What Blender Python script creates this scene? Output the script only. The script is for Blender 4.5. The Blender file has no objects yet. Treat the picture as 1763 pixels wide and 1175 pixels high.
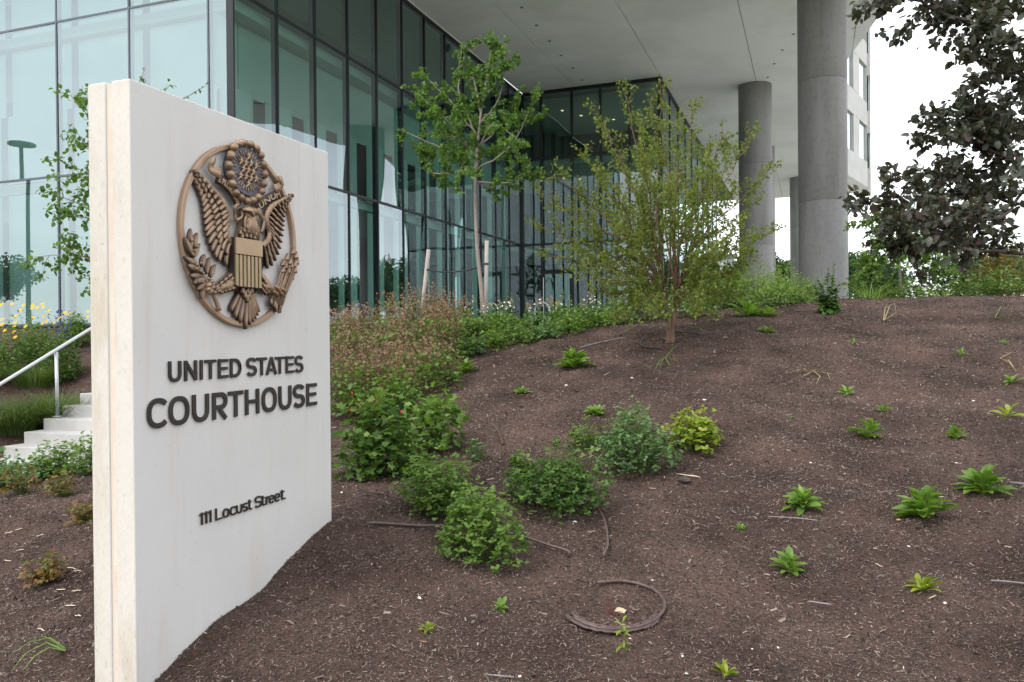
import bpy, math, random
import numpy as np
from mathutils import Matrix, Vector

C = bpy.context.scene.collection
SC = bpy.context.scene

# ---------------------------------------------------------------- camera
F = 1405.0                                   # focal length in photo pixels
CX, CY = 881.5, 587.5
YAW, PITCH, ROLL = math.radians(20.3), math.radians(-0.35), math.radians(-0.5)
EYE = 1.65
cam_d = bpy.data.cameras.new('camera')
cam = bpy.data.objects.new('camera', cam_d); C.objects.link(cam)
cam_d.sensor_width = 36.0; cam_d.lens = 36.0*F/1763.0
cam_d.clip_start = 0.05; cam_d.clip_end = 3000
RM = (Matrix.Rotation(YAW, 4, 'Z') @ Matrix.Rotation(math.radians(90)+PITCH, 4, 'X') @ Matrix.Rotation(ROLL, 4, 'Z'))
cam.matrix_world = Matrix.Translation((0, 0, EYE)) @ RM
SC.camera = cam
R3 = RM.to_3x3()
cT, sT = math.cos(YAW), math.sin(YAW)

# ---------------------------------------------------------------- world, sun, exposure
SUN_EL, SUN_AZ = math.radians(47), math.radians(205)   # azimuth of the direction TO the sun, from +Y towards +X
w = bpy.data.worlds.new('World'); SC.world = w; w.use_nodes = True
nt = w.node_tree; nt.nodes.clear()
N = nt.nodes.new; L = nt.links.new
out = N('ShaderNodeOutputWorld'); bg = N('ShaderNodeBackground'); bg.inputs['Strength'].default_value = 0.12
sky = N('ShaderNodeTexSky'); sky.sky_type = 'NISHITA'; sky.sun_disc = False
sky.sun_elevation = SUN_EL; sky.sun_rotation = SUN_AZ
sky.air_density = 1.0; sky.dust_density = 2.5
tc = N('ShaderNodeTexCoord'); mp = N('ShaderNodeMapping'); mp.inputs['Scale'].default_value = (1.0, 1.0, 2.6)
cl = N('ShaderNodeTexNoise'); cl.inputs['Scale'].default_value = 2.1; cl.inputs['Detail'].default_value = 6; cl.inputs['Roughness'].default_value = .55
rp = N('ShaderNodeValToRGB'); rp.color_ramp.elements[0].position = .36; rp.color_ramp.elements[1].position = .62
rp.color_ramp.elements[0].color = (.62, .62, .62, 1); rp.color_ramp.elements[1].color = (1, 1, 1, 1)
mx = N('ShaderNodeMix'); mx.data_type = 'RGBA'
mx.inputs['B'].default_value = (13.6, 13.9, 14.3, 1)
L(tc.outputs['Generated'], mp.inputs['Vector']); L(mp.outputs[0], cl.inputs['Vector']); L(cl.outputs['Fac'], rp.inputs[0])
L(rp.outputs[0], mx.inputs['Factor']); L(sky.outputs[0], mx.inputs['A']); L(mx.outputs['Result'], bg.inputs['Color']); L(bg.outputs[0], out.inputs[0])
sd = bpy.data.lights.new('sun', 'SUN'); sun = bpy.data.objects.new('sun', sd); C.objects.link(sun)
sd.energy = 1.7; sd.angle = math.radians(14); sd.color = (1, .965, .91)
to_sun = Vector((math.cos(SUN_EL)*math.sin(SUN_AZ), math.cos(SUN_EL)*math.cos(SUN_AZ), math.sin(SUN_EL)))
sun.rotation_euler = to_sun.to_track_quat('Z', 'Y').to_euler(); sun.location = (0, 0, 40)
SC.view_settings.view_transform = 'Standard'; SC.view_settings.look = 'None'
SC.view_settings.gamma = 1; SC.view_settings.use_curve_mapping = False
SC.view_settings.exposure = 0.38
SC.render.engine = 'CYCLES'
SC.cycles.max_bounces = 8; SC.cycles.transparent_max_bounces = 24
SC.cycles.caustics_reflective = False; SC.cycles.caustics_refractive = False

# ---------------------------------------------------------------- picture geometry helpers
def W(X, Z, z):
    """camera-plan coordinates (X right, Z ahead, z above eye) -> world"""
    return Vector((X*cT - Z*sT, X*sT + Z*cT, z + EYE))
def wdir(px, py):
    return R3 @ Vector(((px-CX)/F, -(py-CY)/F, -1.0))
EYEV = Vector((0, 0, EYE))
def P(px, py, Z):
    return EYEV + wdir(px, py)*Z

# ---------------------------------------------------------------- noise and terrain
def _hash(ix, iy, seed):
    n = (ix.astype(np.int64)*374761393 + iy.astype(np.int64)*668265263 + seed*1442695041) & 0x7fffffff
    n = ((n ^ (n >> 13))*1274126177) & 0x7fffffff
    return ((n ^ (n >> 16)) & 0xffff)/65535.0
def vnoise(x, y, s, seed=0):
    x = np.asarray(x, float)/s; y = np.asarray(y, float)/s
    ix, iy = np.floor(x), np.floor(y); fx, fy = x-ix, y-iy
    fx = fx*fx*(3-2*fx); fy = fy*fy*(3-2*fy)
    a = _hash(ix, iy, seed); b = _hash(ix+1, iy, seed); c = _hash(ix, iy+1, seed); d = _hash(ix+1, iy+1, seed)
    return (a*(1-fx)+b*fx)*(1-fy) + (c*(1-fx)+d*fx)*fy - .5

PLAZA = 0.33                                  # plaza above eye level
ctrl = [  # X, Z, z (relative to the eye)
 (0,0,-1.68),(-3,0,-1.75),(3,0,-1.7),(-6,3,-1.75),(6,2,-1.62),(-1.7,3.65,-1.60),(-1.17,5.17,-1.12),(0,3.77,-1.6),(2.4,3.6,-1.6),(-3,5.3,-1.6),(-4.2,7.5,-1.47),
 (-6.8,10.3,-1.72),(-6.2,8,-1.66),(-9,8,-1.75),(0,5.7,-1.19),(3,5.7,-1.18),(0,7.4,-.85),(3.5,7.4,-.82),(2.1,11,-.06),(5.5,9.6,-.28),
 (8.8,14,.6),(6,14,.56),(2.8,13.2,.28),(0.3,11.5,-.12),(-.6,10,-.42),(-1.6,9,-.78),(-3,8,-1.25),(-4.5,10.5,-1.35),
 (9,18,.55),(5,20,.45),(2,18,.33),(-1,16,.28),(-3,17,.3),(-4.6,13,-.35),(-3.0,12,-.25),
 (-8.7,11.6,-1.28),(-8.6,13.8,-.45),(-9.6,16.5,.1),(-12,20,.25),(-12,12,-1.0),(-14,16,0),(13,14,.5),(12,9,-.3),(14,20,.5),(9,6,-1.0),(0,22,.33),(-5,21,.3),(8,26,.4),(20,26,.4)]
cp = np.array([[W(a, b, c).x, W(a, b, c).y, W(a, b, c).z] for a, b, c in ctrl])
def _tps(r2):
    return np.where(r2 > 1e-12, .5*r2*np.log(r2+1e-12), 0)
_n = len(cp)
_A = np.zeros((_n+3, _n+3)); _d = ((cp[:, None, :2]-cp[None, :, :2])**2).sum(-1)
_A[:_n, :_n] = _tps(_d) + np.eye(_n)*.25
_A[:_n, _n] = 1; _A[:_n, _n+1:] = cp[:, :2]; _A[_n, :_n] = 1; _A[_n+1:, :_n] = cp[:, :2].T
_wt = np.linalg.solve(_A, np.r_[cp[:, 2], 0, 0, 0])
def Hs(x, y):
    """smooth ground height (vectorised)"""
    x = np.asarray(x, float); y = np.asarray(y, float); sh = np.broadcast(x, y).shape
    xf = np.broadcast_to(x, sh).ravel(); yf = np.broadcast_to(y, sh).ravel()
    out = np.zeros(len(xf))
    for i in range(0, len(xf), 40000):
        a, b = xf[i:i+40000], yf[i:i+40000]
        r2 = (a[:, None]-cp[None, :, 0])**2 + (b[:, None]-cp[None, :, 1])**2
        out[i:i+40000] = _tps(r2) @ _wt[:_n] + _wt[_n] + _wt[_n+1]*a + _wt[_n+2]*b
    X = xf*cT + yf*sT; Z = -xf*sT + yf*cT
    far = np.where(Z > 8, EYE+PLAZA-.04, EYE-1.7)
    dist = np.sqrt((X-1)**2 + (Z-8)**2)
    k = np.clip((dist-14)/7, 0, 1); k = k*k*(3-2*k)
    far = np.where(Z < 8, EYE-1.7 + (np.clip((Z-2)/6, 0, 1)**2)*(1.7+PLAZA-.04)*np.clip((np.abs(X-1)-6)/6, 0, 1), far)
    o = out*(1-k) + far*k
    o = np.clip(o, EYE-1.9, EYE+.66)
    return o.reshape(sh)
def Hn(x, y):
    r = vnoise
    return r(x, y, 1.3, 1)*.05 + r(x, y, .42, 2)*.055 + r(x, y, .17, 3)*.026 + r(x, y, .05, 4)*.010
def H(x, y):
    return Hs(x, y) + Hn(x, y)
def Hf(x, y):
    return float(H(np.array([x]), np.array([y]))[0])
def G(px, py):
    """ground point seen at a photo pixel"""
    d = wdir(px, py)
    t = np.concatenate([np.arange(1.5, 30, .02)])
    xs = d.x*t; ys = d.y*t; zs = EYE + d.z*t
    h = H(xs, ys)
    i = np.argmax(zs < h)
    if zs[i] >= h[i]: i = len(t)-1
    return Vector((xs[i], ys[i], h[i]))
def Gs(px, py):
    """like G, on the smooth ground"""
    d = wdir(px, py); t = np.arange(1.5, 30, .01); xs = d.x*t; ys = d.y*t; h = Hs(xs, ys); i = np.argmax(EYE+d.z*t < h)
    return Vector((xs[i], ys[i], h[i]))
def gz(v):
    return Vector((v[0], v[1], Hf(v[0], v[1])))
# ---------------------------------------------------------------- object helpers
def tag(o, label=None, cat=None, group=None, kind=None):
    if label: o['label'] = label
    if cat: o['category'] = cat
    if group: o['group'] = group
    if kind: o['kind'] = kind
    return o
def empty(name, loc=(0, 0, 0), rz=0, parent=None):
    o = bpy.data.objects.new(name, None); C.objects.link(o); o.location = loc; o.rotation_euler = (0, 0, rz)
    o.empty_display_size = .1
    if parent: o.parent = parent
    return o
def link(name, me, parent=None, loc=None):
    o = bpy.data.objects.new(name, me); C.objects.link(o)
    if parent: o.parent = parent
    if loc is not None: o.location = loc
    if parent and name in ('twigs', 'stems', 'side_stems', 'seed_heads', 'foliage', 'flowers', 'buds', 'blades'): o['kind'] = 'stuff'
    return o
class MB:
    """small mesh collector"""
    def __init__(s): s.v = []; s.f = []; s.off = Vector((0, 0, 0))
    def add(s, vs, fs):
        n = len(s.v); s.v += [tuple(v) for v in vs]; s.f += [tuple(i+n for i in f) for f in fs]; return s
    def box(s, a, b):
        x0, y0, z0 = a; x1, y1, z1 = b
        if x0 > x1: x0, x1 = x1, x0
        if y0 > y1: y0, y1 = y1, y0
        if z0 > z1: z0, z1 = z1, z0
        return s.add([(x0,y0,z0),(x1,y0,z0),(x1,y1,z0),(x0,y1,z0),(x0,y0,z1),(x1,y0,z1),(x1,y1,z1),(x0,y1,z1)],
                     [(0,3,2,1),(4,5,6,7),(0,1,5,4),(1,2,6,5),(2,3,7,6),(3,0,4,7)])
    def prism(s, poly, z0, z1):
        n = len(poly)
        a = sum(poly[i][0]*poly[(i+1)%n][1]-poly[(i+1)%n][0]*poly[i][1] for i in range(n))
        if a < 0: poly = poly[::-1]
        return s.add([(x, y, z0) for x, y in poly]+[(x, y, z1) for x, y in poly],
                     [tuple(range(n-1, -1, -1)), tuple(range(n, 2*n))]+[(i, (i+1)%n, n+(i+1)%n, n+i) for i in range(n)])
    def tube(s, pts, rad, k=6, cap=True):
        pts = [Vector(p) for p in pts]; n = len(pts)
        if not hasattr(rad, '__len__'): rad = [rad]*n
        up = Vector((0, 0, 1)); vs = []; prev = None
        for i, p in enumerate(pts):
            d = (pts[min(i+1, n-1)]-pts[max(i-1, 0)])
            if d.length < 1e-9: d = Vector((0, 0, 1))
            d.normalize()
            if prev is None:
                a = d.cross(up if abs(d.z) < .9 else Vector((1, 0, 0))).normalized()
            else:
                a = (prev-d*prev.dot(d)).normalized()
            prev = a; b = d.cross(a)
            for j in range(k):
                t = 2*math.pi*j/k
                vs.append(p+(a*math.cos(t)+b*math.sin(t))*rad[i])
        fs = [(i*k+j, i*k+(j+1)%k, (i+1)*k+(j+1)%k, (i+1)*k+j) for i in range(n-1) for j in range(k)]
        if cap: fs += [tuple(range(k-1, -1, -1)), tuple(range((n-1)*k, n*k))]
        return s.add(vs, fs)
    def mesh(s, name, m=None, smooth=False, origin=None):
        me = bpy.data.meshes.new(name)
        vs = s.v if origin is None else [(x-origin[0], y-origin[1], z-origin[2]) for x, y, z in s.v]
        me.from_pydata(vs, [], s.f); me.update()
        if m:
            for q in (m if isinstance(m, (list, tuple)) else [m]): me.materials.append(q)
        if smooth: me.polygons.foreach_set('use_smooth', [True]*len(me.polygons))
        return me
    def build(s, name, m, parent=None, smooth=False, origin=None, bevel=0, seg=2):
        me = s.mesh(name, m, smooth, origin)
        o = link(name, me, parent, loc=origin)
        if bevel:
            b = o.modifiers.new('bevel', 'BEVEL'); b.width = bevel; b.segments = seg; b.limit_method = 'ANGLE'
        return o
def np_mesh(name, V, Fq, mats, attrs=None, smooth=False):
    """V (n,3), Fq (m,k) constant face size"""
    V = np.asarray(V, np.float32); Fq = np.asarray(Fq, np.int32)
    me = bpy.data.meshes.new(name); k = Fq.shape[1]; m = len(Fq)
    me.vertices.add(len(V)); me.vertices.foreach_set('co', V.ravel())
    me.loops.add(m*k); me.loops.foreach_set('vertex_index', Fq.ravel())
    me.polygons.add(m); me.polygons.foreach_set('loop_start', np.arange(0, m*k, k, dtype=np.int32))
    try: me.polygons.foreach_set('loop_total', np.full(m, k, np.int32))
    except Exception: pass
    for q in (mats if isinstance(mats, (list, tuple)) else [mats]): me.materials.append(q)
    if attrs:
        for an, av in attrs.items():
            a = me.attributes.new(an, 'FLOAT', 'POINT'); a.data.foreach_set('value', np.asarray(av, np.float32))
    me.update(calc_edges=True)
    if smooth: me.polygons.foreach_set('use_smooth', np.ones(m, bool))
    return me

# ---------------------------------------------------------------- materials
MATS = {}
def mat(name, c1, c2=None, scale=6, rough=.7, metal=0, bump=0, bscale=60, spec=.5, detail=5, lo=.35, hi=.65, stretch=(1, 1, 1), bdist=.01):
    if name in MATS: return MATS[name]
    m = bpy.data.materials.new(name); m.use_nodes = True; MATS[name] = m
    n = m.node_tree; b = n.nodes['Principled BSDF']
    b.inputs['Roughness'].default_value = rough; b.inputs['Metallic'].default_value = metal
    b.inputs['Specular IOR Level'].default_value = spec
    b.inputs['Base Color'].default_value = (*c1, 1)
    tc = n.nodes.new('ShaderNodeTexCoord'); mp = n.nodes.new('ShaderNodeMapping'); mp.inputs['Scale'].default_value = stretch
    n.links.new(tc.outputs['Object'], mp.inputs[0])
    if c2:
        t = n.nodes.new('ShaderNodeTexNoise'); t.inputs['Scale'].default_value = scale; t.inputs['Detail'].default_value = detail
        r = n.nodes.new('ShaderNodeValToRGB'); r.color_ramp.elements[0].position = lo; r.color_ramp.elements[1].position = hi
        r.color_ramp.elements[0].color = (*c1, 1); r.color_ramp.elements[1].color = (*c2, 1)
        n.links.new(mp.outputs[0], t.inputs['Vector']); n.links.new(t.outputs['Fac'], r.inputs[0]); n.links.new(r.outputs[0], b.inputs['Base Color'])
    if bump:
        t = n.nodes.new('ShaderNodeTexNoise'); t.inputs['Scale'].default_value = bscale; t.inputs['Detail'].default_value = 6
        u = n.nodes.new('ShaderNodeBump'); u.inputs['Strength'].default_value = bump; u.inputs['Distance'].default_value = bdist
        n.links.new(mp.outputs[0], t.inputs['Vector']); n.links.new(t.outputs['Fac'], u.inputs['Height']); n.links.new(u.outputs[0], b.inputs['Normal'])
    return m
def leafmat(name, cols, rough=.55, trans=.35, spec=.4, tcol=None):
    """per-leaf colour from the 'rnd' attribute, thin translucent leaf"""
    if name in MATS: return MATS[name]
    m = bpy.data.materials.new(name); m.use_nodes = True; MATS[name] = m
    n = m.node_tree; b = n.nodes['Principled BSDF']; o = n.nodes['Material Output']
    b.inputs['Roughness'].default_value = rough; b.inputs['Specular IOR Level'].default_value = spec
    a = n.nodes.new('ShaderNodeAttribute'); a.attribute_name = 'rnd'
    oi = n.nodes.new('ShaderNodeObjectInfo')
    ad = n.nodes.new('ShaderNodeMath'); ad.operation = 'ADD'
    mu = n.nodes.new('ShaderNodeMath'); mu.operation = 'MULTIPLY'; mu.inputs[1].default_value = .22
    su = n.nodes.new('ShaderNodeMath'); su.operation = 'ADD'; su.inputs[1].default_value = -.11
    n.links.new(oi.outputs['Random'], mu.inputs[0]); n.links.new(mu.outputs[0], su.inputs[0])
    n.links.new(su.outputs[0], ad.inputs[0]); n.links.new(a.outputs['Fac'], ad.inputs[1])
    r = n.nodes.new('ShaderNodeValToRGB'); e = r.color_ramp.elements
    k = len(cols)
    e[0].position = 0; e[0].color = (*cols[0], 1); e[1].position = 1; e[1].color = (*cols[-1], 1)
    for i in range(1, k-1):
        q = e.new(i/(k-1)); q.color = (*cols[i], 1)
    n.links.new(ad.outputs[0], r.inputs[0]); n.links.new(r.outputs[0], b.inputs['Base Color'])
    t = n.nodes.new('ShaderNodeBsdfTranslucent'); mx = n.nodes.new('ShaderNodeMixShader'); mx.inputs[0].default_value = trans
    br = n.nodes.new('ShaderNodeMix'); br.data_type = 'RGBA'; br.blend_type = 'MULTIPLY'; br.inputs['Factor'].default_value = 1
    br.inputs['B'].default_value = (*(tcol or (1.5, 1.6, .7)), 1)
    n.links.new(r.outputs[0], br.inputs['A']); n.links.new(br.outputs['Result'], t.inputs['Color'])
    n.links.new(b.outputs[0], mx.inputs[1]); n.links.new(t.outputs[0], mx.inputs[2]); n.links.new(mx.outputs[0], o.inputs[0])
    return m
def glassmat(name, tint, base_reflect=.12, rough=.0, gcol=(.86, .95, .96)):
    m = bpy.data.materials.new(name); m.use_nodes = True; MATS[name] = m
    n = m.node_tree; n.nodes.clear(); o = n.nodes.new('ShaderNodeOutputMaterial')
    g = n.nodes.new('ShaderNodeBsdfGlossy'); g.inputs['Roughness'].default_value = rough; g.inputs['Color'].default_value = (*gcol, 1)
    t = n.nodes.new('ShaderNodeBsdfTransparent'); t.inputs['Color'].default_value = (*tint, 1)
    f = n.nodes.new('ShaderNodeFresnel'); f.inputs['IOR'].default_value = 1.5
    mr = n.nodes.new('ShaderNodeMapRange'); mr.inputs['From Min'].default_value = 0; mr.inputs['From Max'].default_value = 1
    mr.inputs['To Min'].default_value = base_reflect; mr.inputs['To Max'].default_value = 1.0
    mx = n.nodes.new('ShaderNodeMixShader')
    n.links.new(f.outputs[0], mr.inputs[0]); n.links.new(mr.outputs[0], mx.inputs[0]); n.links.new(t.outputs[0], mx.inputs[1]); n.links.new(g.outputs[0], mx.inputs[2]); n.links.new(mx.outputs[0], o.inputs[0])
    return m
# ================================================================ GROUND
def mulch_material():
    m = bpy.data.materials.new('mulch'); m.use_nodes = True
    n = m.node_tree; b = n.nodes['Principled BSDF']; b.inputs['Roughness'].default_value = .95; b.inputs['Specular IOR Level'].default_value = .15
    tc = n.nodes.new('ShaderNodeTexCoord')
    t1 = n.nodes.new('ShaderNodeTexNoise'); t1.inputs['Scale'].default_value = 90; t1.inputs['Detail'].default_value = 8; t1.inputs['Roughness'].default_value = .7
    t2 = n.nodes.new('ShaderNodeTexNoise'); t2.inputs['Scale'].default_value = 1.4; t2.inputs['Detail'].default_value = 5
    v = n.nodes.new('ShaderNodeTexVoronoi'); v.inputs['Scale'].default_value = 55
    r = n.nodes.new('ShaderNodeValToRGB'); e = r.color_ramp.elements
    e[0].position = .3; e[0].color = (.042, .031, .026, 1); e[1].position = .75; e[1].color = (.23, .072, .060, 1)
    q = e.new(.52); q.color = (.078, .058, .050, 1)
    r2 = n.nodes.new('ShaderNodeValToRGB'); r2.color_ramp.elements[0].position = .3; r2.color_ramp.elements[0].color = (.52, .50, .48, 1)
    r2.color_ramp.elements[1].position = .72; r2.color_ramp.elements[1].color = (1.6, 1.54, 1.48, 1)
    mu = n.nodes.new('ShaderNodeMix'); mu.data_type = 'RGBA'; mu.blend_type = 'MULTIPLY'; mu.inputs['Factor'].default_value = 1
    L = n.links.new
    for t in (t1, t2, v): L(tc.outputs['Object'], t.inputs['Vector'])
    L(t1.outputs['Fac'], r.inputs[0]); L(t2.outputs['Fac'], r2.inputs[0]); L(r.outputs[0], mu.inputs['A']); L(r2.outputs[0], mu.inputs['B'])
    # lawn far away
    at = n.nodes.new('ShaderNodeAttribute'); at.attribute_name = 'lawn'
    t3 = n.nodes.new('ShaderNodeTexNoise'); t3.inputs['Scale'].default_value = 9; L(tc.outputs['Object'], t3.inputs['Vector'])
    r3 = n.nodes.new('ShaderNodeValToRGB'); r3.color_ramp.elements[0].color = (.08, .11, .05, 1); r3.color_ramp.elements[1].color = (.15, .18, .09, 1)
    L(t3.outputs['Fac'], r3.inputs[0])
    m2 = n.nodes.new('ShaderNodeMix'); m2.data_type = 'RGBA'; L(at.outputs['Fac'], m2.inputs['Factor']); L(mu.outputs['Result'], m2.inputs['A']); L(r3.outputs[0], m2.inputs['B'])
    L(m2.outputs['Result'], b.inputs['Base Color'])
    ma = n.nodes.new('ShaderNodeMath'); ma.operation = 'SUBTRACT'; L(t1.outputs['Fac'], ma.inputs[0]); L(v.outputs['Distance'], ma.inputs[1])
    bu = n.nodes.new('ShaderNodeBump'); bu.inputs['Strength'].default_value = 1; bu.inputs['Distance'].default_value = .012
    L(ma.outputs[0], bu.inputs['Height']); L(bu.outputs[0], b.inputs['Normal'])
    return m
M_mulch = mulch_material()
def warp(n, a, tot):
    u = np.linspace(-1, 1, n); b = math.asinh(tot/a)
    return a*np.sinh(b*u)
def make_ground():
    n = 560
    cxy = W(0.6, 6.0, 0)
    x = cxy.x + warp(n, 3.2, 900); y = cxy.y + warp(n, 3.2, 900)
    Xg, Yg = np.meshgrid(x, y); Zg = H(Xg.ravel(), Yg.ravel())
    d = np.hypot(Xg.ravel()-cxy.x, Yg.ravel()-cxy.y)
    lawn = np.clip((d-17)/2, 0, 1)
    V = np.stack([Xg.ravel(), Yg.ravel(), Zg], 1)
    i = np.arange(n-1)[:, None]*n + np.arange(n-1)[None, :]; i = i.ravel()
    Fq = np.stack([i, i+1, i+n+1, i+n], 1)
    me = np_mesh('ground', V, Fq, M_mulch, {'lawn': lawn}, smooth=True)
    o = link('ground', me); tag(o, kind='structure')
make_ground()
# fine loose mulch: shreds and chips lying all over the bed
def chipmat():
    m = bpy.data.materials.new('mulch_shred'); m.use_nodes = True
    n = m.node_tree; b = n.nodes['Principled BSDF']; b.inputs['Roughness'].default_value = .9; b.inputs['Specular IOR Level'].default_value = .2
    a = n.nodes.new('ShaderNodeAttribute'); a.attribute_name = 'rnd'
    r = n.nodes.new('ShaderNodeValToRGB'); e = r.color_ramp.elements
    e[0].position = 0; e[0].color = (.028, .019, .017, 1); e[1].position = 1; e[1].color = (.58, .51, .44, 1)
    for p, c in ((.45, (.097, .072, .060)), (.75, (.165, .124, .105)), (.92, (.24, .188, .16)), (.985, (.33, .265, .22))):
        q = e.new(p); q.color = (*c, 1)
    n.links.new(a.outputs['Fac'], r.inputs[0]); n.links.new(r.outputs[0], b.inputs['Base Color'])
    return m
M_chip = chipmat()
SIGN_EXCL = []
def make_shreds(name, label, Nn, seed, l0, lsig, lmin, lmax, wr, zmax, palecap, lift_=.003):
    rg = np.random.default_rng(seed)
    Z = 2.6*np.exp(rg.random(Nn)**.8*math.log(zmax/2.6)); X = (rg.random(Nn)*2-1)*(.70*Z+.6)
    x = X*cT - Z*sT; y = X*sT + Z*cT
    h = H(x, y); e = .03
    nx = -(Hs(x+e, y)-Hs(x-e, y))/(2*e); ny = -(Hs(x, y+e)-Hs(x, y-e))/(2*e)
    nrm = np.stack([nx, ny, np.ones(Nn)], 1) + rg.normal(0, .42, (Nn, 3)); nrm /= np.linalg.norm(nrm, axis=1)[:, None]
    a = rg.random(Nn)*2*math.pi; t = np.stack([np.cos(a), np.sin(a), np.zeros(Nn)], 1)
    t -= nrm*(t*nrm).sum(1)[:, None]; t /= np.linalg.norm(t, axis=1)[:, None]; bt = np.cross(nrm, t)
    ln = np.clip(np.exp(rg.normal(math.log(l0), lsig, Nn)), lmin, lmax); wd = ln*rg.uniform(wr[0], wr[1], Nn)+.0007
    sc = np.clip(Z/5, .75, 2.4); ln = ln*sc**.35; wd = wd*sc**.5
    c = np.stack([x, y, h+lift_+rg.random(Nn)*.004], 1)
    v0 = c - t*ln[:, None] - bt*wd[:, None]*.5; v1 = c - t*ln[:, None]*.8 + bt*wd[:, None]*.7
    v2 = c + t*ln[:, None] + bt*wd[:, None]*.5; v3 = c + t*ln[:, None]*.7 - bt*wd[:, None]*.9
    V = np.stack([v0, v3, v2, v1], 1).reshape(-1, 3)
    Fq = (np.arange(Nn)[:, None]*4+np.array([[0, 1, 2, 3]]))
    patch = np.clip(.5+vnoise(x, y, 1.1, 31)*.9+vnoise(x, y, .35, 32)*.5, 0, 1)
    rnd = rg.random(Nn)**(1.75-1.15*patch); rnd = np.where(ln > .012, np.minimum(rnd, palecap), rnd)
    me = np_mesh(name, V, Fq, M_chip, {'rnd': np.repeat(rnd, 4)})
    o = link(name, me); tag(o, label, 'mulch', kind='stuff')
make_shreds('mulch_shreds', 'fine dark brown shredded bark fibres covering the planting bed', 520000, 5, .0062, .45, .003, .018, (.10, .30), 17, .93)
make_shreds('bark_flakes', 'larger bark flakes and splinters strewn over the planting bed', 26000, 6, .011, .40, .006, .030, (.14, .40), 15, .95, .005)
# ================================================================ COURTHOUSE
HS = 11.1 + EYE                 # soffit height (world z)
ZP = PLAZA + EYE                # plaza level
T1, T2 = 8.05 + EYE, 4.15 + EYE # transoms
PT = 1.65                       # pane width of the side facade
rc = W(.5, 37.4, 0)             # recess corner
XF, YR = rc.x, rc.y             # side facade x, recess wall y
YC = YR - 12*PT                 # front corner y
XE = XF + 6.35                  # far end of the recess wall
M_frame = mat('frame_dark', (.018, .022, .024), rough=.4, metal=.3)
M_framel = mat('frame_slate', (.10, .12, .14), rough=.35, metal=.4)
M_glass_f = glassmat('glass_front', (.66, .90, .86), .25, gcol=(.80, .92, .96))
M_glass_s = glassmat('glass_side', (.60, .90, .83), .20, gcol=(.84, .95, 1.0))
M_glass_r = glassmat('glass_recess', (.58, .82, .74), .12)
M_soffit = mat('soffit_panel', (.86, .86, .83), (.88, .88, .86), scale=.6, rough=.6)
M_joint = mat('soffit_joint', (.12, .12, .12), rough=.9)
M_blind = mat('blind', (.74, .78, .76), (.78, .81, .79), scale=1.2, rough=.9)
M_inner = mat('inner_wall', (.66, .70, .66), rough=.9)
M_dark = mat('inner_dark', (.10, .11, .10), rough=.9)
M_conc = mat('column_concrete', (.23, .225, .225), (.32, .315, .31), scale=1.5, rough=.75, bump=.25, bscale=30, stretch=(1, 1, .22), lo=.3, hi=.7, detail=8)
M_prec = mat('precast', (.50, .49, .47), (.56, .55, .53), scale=.8, rough=.8)
M_pave = mat('paving', (.52, .51, .48), (.58, .57, .54), scale=2, rough=.9)

bld = empty('courthouse', (XF, YR, ZP)); BO = Vector((XF, YR, ZP))
tag(bld, 'glass and concrete courthouse with white soffit on round columns behind the planted mound', 'building')
def bpart(mb, name, m, smooth=False, bevel=0, label=None):
    me = mb.mesh(name, m, smooth, origin=BO); o = link(name, me, bld)
    if bevel:
        b = o.modifiers.new('bevel', 'BEVEL'); b.width = bevel; b.segments = 2; b.limit_method = 'ANGLE'
    if label: o['label'] = label
    return o
rb = random.Random(11)
def pane(axis, c, a0, a1, z0, z1, m, bow=.010, tilt=.0035):
    """a slightly pillowed glass pane on plane axis=c, between a0..a1 and z0..z1"""
    nx, nz = 12, 12; mb = MB(); vs = []
    ta, tz = rb.gauss(0, tilt), rb.gauss(0, tilt*.7); bw = bow*rb.uniform(-1.25, 1.0); k1 = rb.uniform(-.3, .3)*bow
    for j in range(nz+1):
        for i in range(nx+1):
            u, v = i/nx, j/nz
            d = bw*(4*u*(1-u))*(4*v*(1-v))**.6 + k1*math.sin(2*math.pi*u)*math.sin(math.pi*v) + ta*(u-.5)*(a1-a0) + tz*(v-.5)*(z1-z0)
            a = a0+(a1-a0)*u; z = z0+(z1-z0)*v
            vs.append((c+d, a, z) if axis == 'x' else (a, c+d, z))
    fs = [(j*(nx+1)+i, j*(nx+1)+i+1, (j+1)*(nx+1)+i+1, (j+1)*(nx+1)+i) for j in range(nz) for i in range(nx)]
    mb.add(vs, fs); return bpart(mb, 'pane', m, smooth=True)
ROWS = [(ZP+.06, T2), (T2, T1), (T1, HS-.12)]
TOPZ = HS + 14
# side facade (plane x = XF, faces +x)
for i in range(12):
    a0, a1 = YC+i*PT, YC+(i+1)*PT
    for (z0, z1) in ROWS: pane('x', XF, a0+.022, a1-.022, z0+.03, z1-.03, M_glass_s)
for i in range(13):
    y = YC+i*PT
    bpart(MB().box((XF-.16, y-.026, ZP), (XF+.035, y+.026, HS-.13)), 'mullion', M_frame)
for z in (T2, T1):
    for i in range(12):
        bpart(MB().box((XF-.10, YC+i*PT+.027, z-.035), (XF+.028, YC+(i+1)*PT-.027, z+.035)), 'transom', M_frame)
bpart(MB().box((XF-.16, YC-.02, HS-.128), (XF+.03, YR+.1, HS-.02)), 'head_channel', M_frame)
bpart(MB().box((XF-.16, YC-.02, ZP-.3), (XF+.04, YR, ZP+.05)), 'sill', M_frame)
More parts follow.
